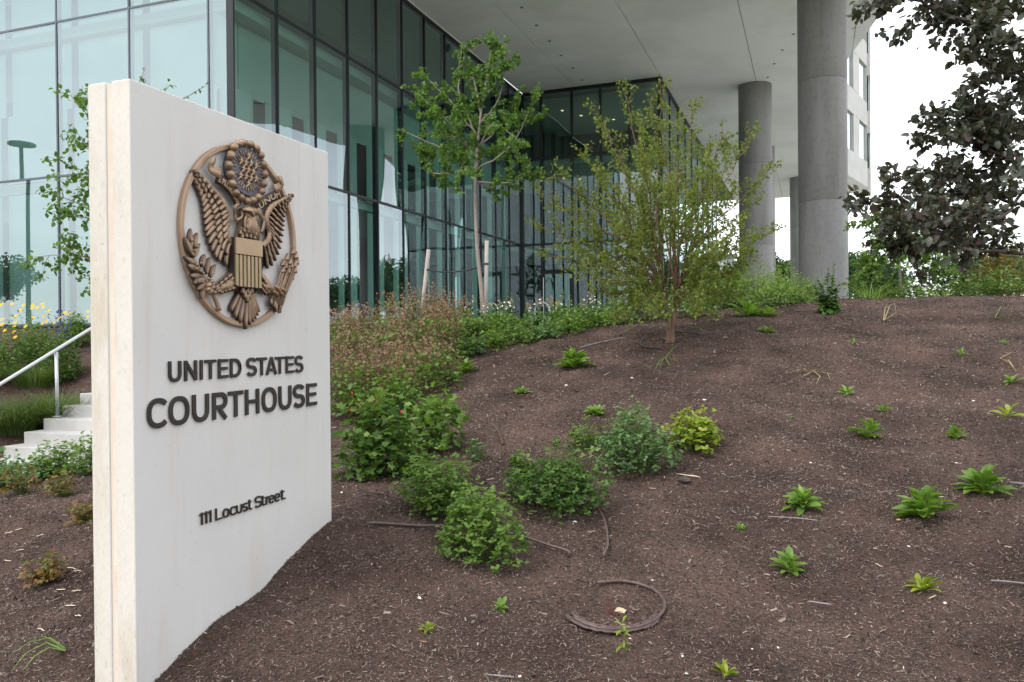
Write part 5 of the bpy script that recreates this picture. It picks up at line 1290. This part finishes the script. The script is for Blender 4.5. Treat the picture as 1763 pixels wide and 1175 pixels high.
# ================================================================ ROSETTES AND SEEDLINGS ON THE MULCH
def rosette_leaf(m, r):
    """oblanceolate leaf, folded along the midrib, arching"""
    vs = []; n = 5
    for i in range(n+1):
        t = i/n; w_ = .15*math.sin(math.pi*(t*.80+.12)**1.6)+.004; z = .34*t-.46*t*t
        if i == n: w_ = .035
        vs += [(-w_, t, z+w_*.45), (0, t, z), (w_, t, z+w_*.45)]
    fs = [(i*3+j, i*3+j+1, (i+1)*3+j+1, (i+1)*3+j) for i in range(n) for j in (0, 1)]
    me = MB().add(vs, fs).mesh('leaf', m, True); a = me.attributes.new('rnd', 'FLOAT', 'POINT'); a.data.foreach_set('value', [r]*len(vs)); return me
RL = [rosette_leaf(ROSE, .2+.2*i) for i in range(4)]
RLL = [rosette_leaf(LIME, .2+.2*i) for i in range(4)]
def rosette(label, px, py, wpx, n, seed, flat=.5, group=None, set_=RL, name='seedling'):
    g = G(px, py); k = -(R3.transposed() @ (g-EYEV)).z/F; R_ = wpx*k/2*1.22; rg = random.Random(seed)
    root = empty(name, g-Vector((0, 0, .005))); tag(root, label, 'plant', group); root.rotation_euler = (rg.uniform(-.22, .22), rg.uniform(-.22, .22), 0)
    if seed in (404, 416, 420, 423): set_ = RLL
    for i in range(int(n*2.1)):
        f = (i+.5)/int(n*2.1); o = link('leaf', set_[rg.randrange(4)], root); ln = R_*(1.12-.25*(1-f))*rg.uniform(.70, 1.15)
        el = math.radians(84-74*f**.75*flat**.5-10*rg.random()); az = i*2.39996+rg.uniform(-.3, .3)
        o.rotation_euler = (el, rg.uniform(-.35, .35), az); o.scale = (ln*rg.uniform(.9, 1.25), ln, ln)
        o.location = (rg.uniform(-.012, .012), rg.uniform(-.012, .012), R_*(.38 if n >= 13 else .12)*max(0, 1-f*1.25))
    return root
ros = [(1595,893,80,26,.75,'largest bright rosette, low on the right of the slope'),(1693,853,72,22,.85,'wide bright rosette near the right edge'),(1384,876,58,20,.85,'medium rosette alone in the lower middle of the bare slope'),
 (1360,986,58,13,.95,'two part rosette low in the right foreground'),(1590,1018,56,12,1.1,'pale open rosette in the right foreground'),(1275,914,24,6,.5,'tiny upright rosette left of the medium one'),
 (987,634,52,22,.75,'bright rosette below the planted band, right of the seed heads'),(805,642,36,14,.6,'light green tuft where the seed heads meet the mulch'),(897,678,26,12,.8,'small tuft on the upper slope below the planted band'),
 (1026,716,36,12,.8,'small rosette above the blue green clump'),(1492,754,48,13,.9,'spreading rosette in the middle of the right slope'),(1646,756,36,13,.75,'compact rosette with a dark hole of soil beside it'),
 (1520,710,30,6,.7,'seedling with a few broad leaves above the spreading rosette'),(1458,680,30,6,.8,'thin seedling on the upper right slope'),(1469,592,18,3,.7,'pair of small leaves just below the crest'),
 (1742,660,36,5,1.1,'broad leaved seedling at the right edge'),(1735,718,48,4,1.25,'low flat leaved seedling at the right edge'),(1728,592,18,4,.8,'tiny green seedling near the right end of the crest'),
 (958,763,16,7,.8,'tiny tuft left of the small loose clump'),(861,1050,36,9,1.1,'thin leaved weed left of the coiled hose'),(735,1088,34,9,1.0,'fine low weed in the left foreground'),
 (1655,612,22,4,.7,'tiny seedling on the far right slope'),(1243,1172,0,0,0,None),(1248,1165,44,9,.5,'upright green seedling cut by the bottom edge'),(1360,722,14,3,.7,'very small two leaved seedling in the middle of the right slope')]
for i, (px, py, w_, n, fl, lb) in enumerate(ros):
    if lb: rosette(lb, px, py, w_, n, 400+i, flat=fl)
for i, (px, py, w_, lb) in enumerate(((1285,545,60,'trailing leaves on the crest right of the multi stemmed tree'),(1320,545,34,'small leafy sprout on the crest between tree and columns'),(1320,573,24,'small pale sprout below the crest'),(1440,535,26,'short sprout beside the blue flowered plant'))):
    rosette(lb, px, py, w_, 10, 450+i, flat=.9)
# strap-leaved tufts lying on the mulch
def straps(label, pts, r, m, name='strap_leaved_plant', cat='plant', w=.006):
    g = G(*pts[0][0]); root = empty(name, g); tag(root, label, cat); rg = np.random.default_rng(len(pts)*7+int(pts[0][0][0]))
    for ln in pts:
        q = [G(*p) for p in ln]; n = len(q); q = [v+Vector((0, 0, .012+r*math.sin(math.pi*min(1, (i+.3)/n)))) for i, v in enumerate(q)]
        cc = []
        for i in range(n-1):
            for t in (0, .33, .66): cc.append(q[i].lerp(q[i+1], t))
        cc.append(q[-1]); vs = []; N_ = len(cc)
        for i, p in enumerate(cc):
            d = (cc[min(i+1, N_-1)]-cc[max(i-1, 0)]).normalized(); s_ = d.cross(Vector((0, 0, 1))).normalized(); ww = w*(1-(i/(N_-1))**2*.85)
            vs += [p-g-s_*ww+Vector((0, 0, ww*.5)), p-g, p-g+s_*ww+Vector((0, 0, ww*.5))]
        me = MB().add(vs, [(i*3+j, i*3+j+1, (i+1)*3+j+1, (i+1)*3+j) for i in range(N_-1) for j in (0, 1)]).mesh('leaf', m, True)
        a = me.attributes.new('rnd', 'FLOAT', 'POINT'); a.data.foreach_set('value', [rg.random()]*len(vs)); link('leaf', me, root)
straps('long arching strap leaves in the lower left corner', [[(112,1128),(85,1120),(50,1130),(15,1148)],[(112,1130),(80,1127),(45,1148),(20,1172)],[(112,1131),(85,1136),(60,1152),(38,1174)],[(110,1128),(75,1118),(40,1118)]], .05, GRASSL, w=.007)
straps('limp half dry strap leaves on the slope below the multi stemmed tree', [[(1145,620),(1135,630),(1128,643)],[(1145,620),(1150,632),(1155,638)],[(1145,620),(1160,626),(1170,632)],[(1147,618),(1160,606),(1172,596)],[(1144,620),(1138,634),(1136,640)]], .04, GRASSL)
straps('withered yellow grass blades lying on the middle right slope', [[(1400,643),(1375,646),(1350,650)],[(1400,643),(1425,650),(1430,662)],[(1398,642),(1412,655),(1405,668)],[(1400,641),(1420,645),(1438,643)],[(1398,644),(1385,655),(1360,660)]], .03, DRY)
straps('bent yellow and green blades at the right edge below the crest', [[(1722,622),(1740,617),(1762,613)],[(1722,622),(1738,634),(1750,648)],[(1722,623),(1736,630),(1746,640)]], .05, DRY)
straps('thin arching blades near the right end of the crest', [[(1713,552),(1724,536),(1736,533)],[(1713,552),(1730,556),(1748,562)],[(1714,552),(1735,551),(1763,558)]], .06, GRASSL)
straps('bent straw coloured blades just below the crest', [[(1522,556),(1532,534),(1540,530),(1543,545)],[(1522,556),(1545,546),(1568,558)],[(1521,556),(1524,540),(1528,530)]], .06, DRY)
straps('green and straw blades lying left of the multi stemmed trunk', [[(1075,575),(1085,564),(1110,560)],[(1075,575),(1095,568),(1120,566)],[(1190,568),(1205,572),(1212,580)],[(1190,568),(1215,566),(1235,570)]], .05, GRASSL)
# stalk plant in front of the coil
def stalk():
    g = G(1077, 1138); k = -(R3.transposed() @ (g-EYEV)).z/F; root = empty('seedling', g); tag(root, 'upright stalk with curled drooping leaves in front of the coiled hose', 'plant')
    top = P(1072, 1072, -(R3.transposed() @ (g-EYEV)).z)-g; link('stem', MB().tube([(0, 0, -.01), top*.5+Vector((.004, 0, 0)), top], [.003, .0025, .002], 5).mesh('stem', M_stem, True), root)
    rg = random.Random(3)
    for i in range(14):
        o = link('leaf', RLL[i % 4], root); o.location = top*(.3+.7*i/13); o.rotation_euler = (math.radians(rg.uniform(-50, 40)), 0, i*2.4); l_ = .055*rg.uniform(.7, 1.2); o.scale = (l_*.9, l_, l_)
stalk()

# ================================================================ LEFT SIDE BY THE STEPS
col_clump('low green groundcover at the foot of the steps, left part', -60, 60, 782, 850, GREENB, 501, n=500, size=.040)
col_clump('low green groundcover in front of the steps', 40, 130, 766, 828, GREEN, 502, n=480, size=.036)
col_clump('fresh green groundcover touching the sign and hiding the lower steps', 100, 190, 752, 828, GREEN, 503, n=420, size=.036)
col_clump('yellowing low plant in front of the groundcover, left', 0, 65, 808, 858, RUST, 504, n=150, size=.030)
col_clump('small reddish green plant in front of the groundcover', 78, 130, 818, 862, RUST, 505, n=130, size=.028)
col_clump('low reddish plant half hidden by the sign edge', 112, 170, 870, 905, RUST, 506, n=110, size=.028)
col_clump('yellow green plant with rusty leaf edges alone on the left mulch', 24, 106, 962, 1018, RUST, 507, n=130, size=.034, kind='ovate')
for i, (px, py, Z, w_, h_, n) in enumerate(((30,718,11.5,120,78,900),(95,712,11.8,110,76,900),(-30,720,11.6,100,80,500),(60,690,13,110,60,600))):
    c = gz(P(px, py, Z)); grass(['dark green grass mound at the left edge beside the steps', 'dark green grass mound left of the handrail post', 'dark grass mound cut by the left edge', 'dark green grass mound behind the front pair'][i], c, w_*Z/F*.75, h_*Z/F*1.15, n, GRASS, 520+i, lean=.9, w=.004, flop=.45)
def daisy_plant(label, px, py, Z, w_, h_, seed, petal, nf, m=GREEN, spikey=False):
    rg = np.random.default_rng(seed); c = gz(P(px, py, Z)); k = Z/F
    def ex(root, rg, rx, ry, h):
        if spikey:
            n = nf*16; i_ = rg.integers(0, nf, n); cx_ = rg.normal(0, .4, (nf, 2))*np.array([rx, ry]); p = np.concatenate([cx_[i_], (h*rg.uniform(.75, 1.25, n))[:, None]], 1)+rg.normal(0, .012, (n, 3))
            link('flowers', leaves_mesh('flowers', p, rg.normal(size=(n, 3)), rg.normal(size=(n, 3)), .035, 'petal', petal, .5, wid=2), root); return
        P_, T_ = [], []
        for i in range(nf):
            o = np.array([rg.normal(0, .5)*rx, rg.normal(0, .5)*ry, h*rg.uniform(.7, 1.2)]); 
            for q in range(8):
                t = q*.785; P_.append(o); T_.append([math.cos(t), math.sin(t)*.6, math.sin(t)*.7-.1])
        P_, T_ = np.array(P_), np.array(T_)
        link('flowers', leaves_mesh('flowers', P_, T_, np.array([[.3, -1, .5]]*len(P_)), .042, 'petal', petal, .5, wid=1.6), root)
    clump('flowering_plant', label, 'plant', c, w_*k/2*1.25, w_*k/2*1.25, h_*k*1.1, 1500, .050, 'ovate', m, seed, triple=False, lobes=6, extra=ex)
daisy_plant('yellow daisy flowered plant at the left edge below the glass', 15, 655, 13.5, 90, 92, 540, M_yellow, 16)
daisy_plant('yellow daisy flowered plant beside the blue spikes', 62, 645, 14, 70, 80, 541, M_yellow, 14)
daisy_plant('blue flowered spiky plant above the handrail', 105, 640, 13.2, 60, 88, 542, M_blue, 7, GREEND, True)
daisy_plant('yellow daisy flowered plant cut by the left edge', -40, 660, 13, 90, 90, 543, M_yellow, 8)
daisy_plant('small yellow flowered plant by the sign edge above the steps', 128, 620, 15, 50, 60, 544, M_yellow, 5)
# ================================================================ STEPS, HANDRAIL, STAKES
M_step = mat('step_concrete', (.40, .395, .385), (.48, .475, .465), scale=2.5, rough=.85, bump=.15, bscale=60)
M_rail = mat('painted_rail', (.58, .59, .61), rough=.35, metal=.35)
s0 = P(41, 744, 11.0)                       # front left corner of the second visible tread
root = empty('concrete_steps', (s0.x+1.5, s0.y+1, s0.z-.4)); tag(root, 'broad pale concrete steps climbing behind the sign', 'steps'); SO_ = root.location.copy()
RUN, RISE = .30, .152
for i in range(-2, 10):
    z = s0.z+i*RISE; y = s0.y+i*RUN
    mb = MB().box((s0.x, y, z-RISE*1.9), (s0.x+2.0, y+RUN+.06, z-.0))
    me = mb.mesh('step', M_step, origin=SO_); o = link('step', me, root)
    b = o.modifiers.new('bevel', 'BEVEL'); b.width = .008; b.segments = 2
root = empty('handrail', (s0.x+.08, s0.y+.7, s0.z)); tag(root, 'pale metal handrail rising with the steps at the left', 'handrail'); SO_ = root.location.copy()
hx = s0.x+.07
def railp(px, py):
    d = wdir(px, py); t = hx/d.x; return EYEV+d*t
a, b = railp(0, 662), railp(137, 578); dd = (b-a)
l = MB().tube([a-dd*.55, a, b, b+dd*1.3], .022, 10).mesh('rail', M_rail, True, origin=SO_); link('rail', l, root)
pb, pt_ = railp(99, 718), railp(97, 606)
link('post', MB().tube([pb, pt_], .024, 10).mesh('post', M_rail, True, origin=SO_), root)
link('post', MB().tube([pb+Vector((0, 1.6, .8)), pt_+Vector((0, 1.6, .8))], .024, 10).mesh('post', M_rail, True, origin=SO_), root)
link('base_flange', MB().tube([pb-Vector((0, 0, .0)), pb+Vector((0, 0, .015))], .06, 12).mesh('base_flange', M_rail, origin=SO_), root)
M_wood = mat('weathered_stake', (.30, .275, .25), (.44, .41, .38), scale=9, rough=.9, bump=.3, bscale=60, stretch=(1, 1, .15))
M_strap = mat('black_strap', (.03, .035, .03), rough=.7)
tk = P(822, 462, 16.0)
for (x0, y0, x1, y1, lb) in ((738, 430, 724, 575, 'weathered wooden stake left of the young staked tree'), (838, 415, 836, 575, 'weathered wooden stake close to the trunk of the young staked tree')):
    t_ = P(x0, y0, 16); b_ = P(x1, y1, 16); b_.z = Hf(b_.x, b_.y)-.1
    root = empty('wooden_stake', b_); tag(root, lb, 'stake', 'stakes of the young tree')
    mb = MB().tube([(0, 0, 0), t_-b_], .042, 8); link('pole', mb.mesh('pole', M_wood, True), root)
    sp_ = P(x0-1, 465 if x0 < 800 else 455, 16)-b_
    link('collar', MB().tube([sp_-Vector((0, 0, .02)), sp_+Vector((0, 0, .02))], .048, 8).mesh('collar', M_strap), root)
    mid = (sp_+(tk-b_))*.5-Vector((0, 0, .06 if x0 < 800 else .01))
    link('strap', MB().tube([sp_, sp_.lerp(mid, .5)-Vector((0, 0, .02)), mid, mid.lerp(tk-b_, .5)-Vector((0, 0, .012)), tk-b_], .014, 5).mesh('strap', M_strap, True), root)
# steel bike hoops by the glass
for px, lb in ((833, 'steel hoop by the glass behind the stake'), (921, 'steel hoop by the glass left of the door')):
    c = P(px, 560, 27); c.z = ZP-.02; k = 27/F; n = 10
    pts = [Vector((0, 0, 0)), Vector((0, 0, .55))]+[Vector((.25-.25*math.cos(math.pi*i/n), -.25*0, .55+.25*math.sin(math.pi*i/n))) for i in range(1, n)]+[Vector((.5, 0, .55)), Vector((.5, 0, 0))]
    o = MB().tube([p+c for p in pts], .03, 8).build('bike_hoop', M_steel, None, True, origin=c); tag(o, lb, 'bike rack')

# ================================================================ HOSES ON THE MULCH
M_hose = mat('brown_hose', (.070, .045, .040), (.11, .072, .064), scale=30, rough=.45)
M_hoseg = mat('grey_hose', (.17, .15, .15), (.26, .235, .24), scale=20, rough=.6)
M_hosed = mat('dark_hose', (.05, .04, .038), rough=.7)
def onG(px, py, dz): g = Gs(px, py); g.z += dz+.012; return g
def hose(label, pts, r=.009, m=M_hose, dz=.012, sink=True, cat='hose'):
    if m is M_hoseg: sink = False; dz = .0
    q = [onG(*p, dz) for p in pts]
    if sink: q = [q[0]-Vector((0, 0, .03))]+q+[q[-1]-Vector((0, 0, .03))]
    o = q[0].copy(); pp = [q[0]*2-q[1]]+q+[q[-1]*2-q[-2]]; cc = []
    m_ = len(pp)-3; N_ = max(8, m_*5)
    for i in range(N_):
        t = i/(N_-1)*m_; j = min(int(t), m_-1); t -= j; a, b, c, d = pp[j:j+4]
        cc.append(.5*((2*b)+(c-a)*t+(2*a-5*b+4*c-d)*t*t+(3*b-3*c+d-a)*t**3))
    ob = MB().tube(cc, r, 8).build('drip_hose', m, None, True, origin=o); tag(ob, label, cat); return ob
hose('brown hose crossing the mulch between sign and nearest clump', [(636,908),(690,911),(730,913),(765,913)])
hose('brown hose running from the nearest bright clump down to the right', [(870,925),(905,932),(940,944),(978,957)])
hose('brown hose curving down from the dense rounded clump', [(1022,878),(1037,895),(1044,920),(1046,948),(1040,962)], dz=.018)
hose('short curved hose piece on the upper left slope', [(848,735),(858,748),(865,766)])
hose('dark hose loop round the multi stemmed trunk', [(1138,603),(1108,600),(1104,590),(1118,580),(1160,575),(1200,577)], m=M_hosed, r=.012)
hose('pale hose on the slope left of the multi stemmed tree', [(1000,600),(1040,590),(1078,583)], m=M_hoseg)
hose('short pale hose piece above the bright rosette', [(1005,612),(1030,611),(1052,610)], m=M_hoseg)
hose('thin grey hose piece left of the largest rosette', [(1322,893),(1365,896),(1408,900)], m=M_hoseg, r=.004)
hose('short grey hose piece in the right foreground', [(1392,1040),(1412,1043),(1432,1046)], m=M_hoseg, r=.0045)
hose('pale split hose end at the bottom edge', [(790,1162),(835,1168),(885,1172)], m=M_hoseg, r=.0045)
hose('pale grey hose at the right edge, lower', [(1706,1004),(1735,1006),(1775,1010)], m=M_hoseg, r=.0045)
hose('pale grey hose at the right edge beside the wide rosette', [(1738,834),(1775,838)], m=M_hoseg, r=.008)
# coil of hose: several strands along the lower side
g0 = onG(1060, 1052, .01); root = empty('hose_coil', g0); tag(root, 'brown hose coiled in an open ring on the foreground mulch', 'hose')
def ell(t, r): return (1060+(84+r)*math.cos(t), 1053-(42+r*.5)*math.sin(t))
def strand(a0, a1, r, dz, rad):
    cc = []
    for i in range(34):
        t = math.radians(a0+(a1-a0)*i/33); cc.append(onG(*ell(t, r), dz)-g0)
    if a0 > 100: cc = cc
    link('strand', MB().tube(cc, rad, 7).mesh('strand', M_hose, True), root)
strand(112, -150, 0, .020, .0105)
for i, r in enumerate((-9, -5, 3, 7)): strand(-15-8*i, -168+3*i, r*1.25, .014+.004*(i % 2), .0062)
strand(-158, -60, -2, .028, .006)
for t in (72, -60, -100):
    x, y = ell(math.radians(t), 0); g = onG(x, y, .02)-g0
    link('tie', MB().tube([g+Vector((0, 0, -.02)), g+Vector((.004, 0, .02)), g+Vector((.01, .006, .03))], .0025, 4).mesh('tie', M_bronzed, True), root)
# reddish dead stems and tan stone inside the ring
rg = np.random.default_rng(77); g = G(1050, 1060); root = empty('dead_stems', g); tag(root, 'short reddish dead stems standing inside the hose ring', 'plant stub')
B = rg.normal(0, .012, (12, 3))*np.array([1.2, 1.2, 0])+np.array([0, 0, 1])*rg.uniform(.02, .09, (12, 1)); A = B*np.array([.6, .6, 0])-np.array([0, 0, .01])
link('stems', stems_mesh('stems', A, B, .0022, .0015, mat('red_stub', (.16, .05, .04), rough=.8)), root)
# ================================================================ LOOSE CHIPS, STONES, LEAF LITTER
M_tan = mat('tan_stone', (.55, .38, .24), (.65, .50, .36), scale=20, rough=.8)
M_pale = mat('pale_wood', (.50, .38, .27), (.66, .55, .43), scale=40, rough=.8, stretch=(1, 6, 1))
M_whites = mat('white_stone', (.70, .68, .64), rough=.7)
M_litter = mat('dead_leaf', (.34, .17, .09), (.45, .27, .15), scale=30, rough=.8)
def rock(name, label, px, py, wpx, m, seed, flat=.55, group=None):
    g = G(px, py); k = -(R3.transposed() @ (g-EYEV)).z/F; r = wpx*k/2; rr = random.Random(seed); mb = MB(); vs = []; K = 8
    for j, (q, z) in enumerate(((.6, -.4), (1, 0), (.85, .45), (.45, .8))):
        for i in range(K): t = 2*math.pi*i/K; f = rr.uniform(.8, 1.2); vs.append((math.cos(t)*q*r*f, math.sin(t)*q*r*f*.7, z*r*flat*rr.uniform(.8, 1.2)))
    vs.append((0, 0, .85*r*flat))
    fs = [(j*K+i, j*K+(i+1)%K, (j+1)*K+(i+1)%K, (j+1)*K+i) for j in range(3) for i in range(K)]+[(3*K+i, 3*K+(i+1)%K, 4*K) for i in range(K)]
    me = mb.add(vs, fs).mesh(name, m); o = link(name, me, None, g+Vector((0, 0, r*flat*.3))); o.rotation_euler = (rr.uniform(-.2, .2), rr.uniform(-.2, .2), rr.random()*6); tag(o, label, 'stone', group)
def splinter(label, px, py, x2, y2, m, w=.004, group=None, name='wood_chip', cat='wood chip'):
    a, b = G(px, py), G(x2, y2); a.z += .012; b.z += .012; c = (a+b)/2; n = 5; rr = random.Random(int(px*7+py)); pts = [a.lerp(b, i/n)-c+Vector((0, 0, rr.uniform(-.002, .004))) for i in range(n+1)]
    d = (b-a).normalized(); s_ = d.cross(Vector((0, 0, 1))).normalized(); vs = []
    for i, p in enumerate(pts):
        ww = w*rr.uniform(.7, 1.2)*(.4 if i in (0, n) else 1); vs += [p-s_*ww, p+Vector((0, 0, ww*.7)), p+s_*ww, p-Vector((0, 0, ww*.6))]
    fs = [(i*4+j, i*4+(j+1)%4, (i+1)*4+(j+1)%4, (i+1)*4+j) for i in range(n) for j in range(4)]+[(3, 2, 1, 0), (n*4, n*4+1, n*4+2, n*4+3)]
    o = link(name, MB().add(vs, fs).mesh(name, m), None, c); tag(o, label, cat, group)
rock('stone', 'tan stone lying inside the hose ring', 1068, 1056, 22, M_tan, 1)
rock('stone', 'brown clod right of the dense rounded clump', 1178, 832, 30, M_barkd, 2)
rock('stone', 'pale stone below the largest rosette, left', 1547, 898, 11, M_litter, 3)
splinter('long pale splinter right of the blue green clump', 1164, 819, 1206, 825, M_pale, .008)
rr = random.Random(99)
wh = [(1088,653),(1676,692),(1361,866-6),(1647,799),(1396,800),(932,852),(1123,1001),(1627,1042),(1564,943),(722,1033),(588,850),(1182,1165),(1340,1120),(1295,1122),(895,1168),(1213,690),(975,665),(460+530,900),(1085,1105),(1175,1132)]
for i, (x, y) in enumerate(wh):
    rock('stone', 'small white pebble on the mulch', x, y, rr.uniform(5, 9), M_whites, 20+i, group='white pebbles on the mulch')
for i in range(30):
    x = rr.uniform(620, 1740); y = rr.uniform(700, 1165); a = rr.uniform(-.5, .5); Ln = rr.uniform(6, 15)
    splinter('pale wood chip lying on the dark mulch', x, y, x+Ln*math.cos(a), y+Ln*.6*math.sin(a), M_pale if i % 3 else M_litter, rr.uniform(.002, .004), group='pale wood chips on the mulch')
for i in range(12):
    x = rr.uniform(5, 130); y = rr.uniform(900, 1110); a = rr.uniform(-.6, .6); Ln = rr.uniform(9, 20)
    splinter('pale wood chip on the mulch left of the sign', x, y, x+Ln*math.cos(a), y+Ln*.6*math.sin(a), M_pale, .005, group='pale wood chips left of the sign')

# ================================================================ DISTANT SURROUNDINGS
def far_tree(X, Z, h, r, seed, label, group='distant trees beyond the columns', share=[{}]):
    c = W(X, Z, 0); c.z = float(H(np.array([c.x]), np.array([c.y]))[0])-.1; rg = np.random.default_rng(seed); key = seed % 3
    root = empty('distant_tree', tuple(c), rz=rg.random()*6); tag(root, label, 'tree', group)
    if key not in share[0]:
        rk = np.random.default_rng(900+key); n = 5200; L_ = rk.normal(0, 1, (22, 3)); L_ = nrmz(L_)*rk.uniform(.2, .72, (22, 1)); L_[:, 2] = L_[:, 2]*.9
        i_ = rk.integers(0, 22, n); d = nrmz(rk.normal(size=(n, 3))); p = L_[i_]+d*rk.uniform(.18, .36, n)[:, None]
        p = p*np.array([.5, .5, .36])+np.array([0, 0, .62])
        me = leaves_mesh('crown', p, rk.normal(size=(n, 3)), nrmz(rk.normal(0, .6, (n, 3))+np.array([0, 0, 1])), .034*rk.uniform(.6, 1.3, n), 'ovate', FARG, np.clip(rk.normal(.5, .22, n), 0, 1), wid=1.3)
        mt = MB().tube([(0, 0, 0), (.01, 0, .3), (0, .01, .6), (.01, 0, .85)], [.03, .022, .014, .005], 7)
        for q in range(9):
            e = L_[q]*np.array([.42, .42, .3])+np.array([0, 0, .62]); mt.tube([(0, 0, .28+.03*q), tuple(e*.6+np.array([0, 0, .12])), tuple(e)], [.010, .007, .003], 5)
        share[0][key] = (me, mt.mesh('trunk', M_barkd, True))
    cr, tk_ = share[0][key]; s_ = (2*r, 2*r, h)
    for nm, me in (('crown', cr), ('trunk', tk_)):
        o = link(nm, me, root); o.scale = s_
far = [(20.3,64,6.6,3.2,1),(22.5,70,7,3.6,2),(19,76,6.3,3,4),(30,66,6.2,3.4,5),(36,62,7,3.6,6),(41,66,7.6,4,7),(33,80,9,4.5,8),(46,60,7,4,9),(52,72,10,5,10),(26,95,9,5,11),(38,98,11,6,12),(17.5,66,5.4,2.8,13),(60,84,12,6,14)]
lbs = ['dense dark tree seen between the two nearest columns', 'dark tree right behind the first one between the columns', 'small tree far behind the second column', 'far tree just right of the nearest column', 'far tree behind the young tree', 'far tree behind the rounded blue green shrub',
       'taller tree farther back right of the columns', 'far tree behind the reddish shrub', 'tall far tree at the right edge', 'faint tree farthest back behind the columns', 'faint tall tree farthest back on the right', 'low far tree left of the second column', 'tall tree beyond the right edge']
for (X, Z, h, r, sd_), lb in zip(far, lbs): far_tree(X, Z, h, r, sd_, lb)
# the street side behind the photographer, seen mirrored in the glass
for i, (X, Z, h, r) in enumerate(((-32,-4,5,3.2),(-40,4,5.5,3.4),(-48,12,6,4),(-24,-12,5,3.5),(-14,-20,6,4),(-4,-24,6,4),(8,-24,6,4),(26,-18,4.5,3))):
    far_tree(X, Z, h, r, 40+i, 'street tree behind the viewer, seen only mirrored in the glass', group='street trees mirrored in the glass')
lp_ = Vector((-24, 11.5, 0)); lp_.z = Hf(-24, 11.5)-.1
root = empty('street_lamp', lp_); tag(root, 'tall street lamp with flat disc head mirrored in the left glass wall', 'street lamp')
Hl = EYE+6.4-lp_.z; M_lampm = mat('lamp_metal', (.10, .12, .12), rough=.5, metal=.4)
link('pole', MB().tube([(0, 0, 0), (0, 0, Hl-.1)], [.09, .06], 10).mesh('pole', M_lampm, True), root)
link('lamp_head', MB().tube([(0, 0, Hl-.12), (0, 0, Hl-.08), (0, 0, Hl-.02), (0, 0, Hl)], [.15, .42, .42, .2], 24).mesh('lamp_head', M_lampm), root)
# grey far building between shrub and second column
c = W(17, 88, 0); c.z = EYE-.4
M_far = mat('far_wall', (.42, .44, .47), rough=.8)
root = empty('far_building', c, rz=-YAW*-1); tag(root, 'low grey building far away left of the second column', 'building')
link('wall', MB().box((-7, 0, 0), (7, 8, 8.6)).mesh('wall', M_far), root); link('roof', MB().box((-7.3, -.3, 8.6), (7.3, 8.3, 9.0)).mesh('roof', M_joint), root)
me = MB().box((-.6, -.06, 0), (.6, 0, 1.5)).mesh('window', M_frame)
for i in range(7):
    for j in range(2): link('window', me, root, (-6+2*i, 0, 2.4+3.2*j))
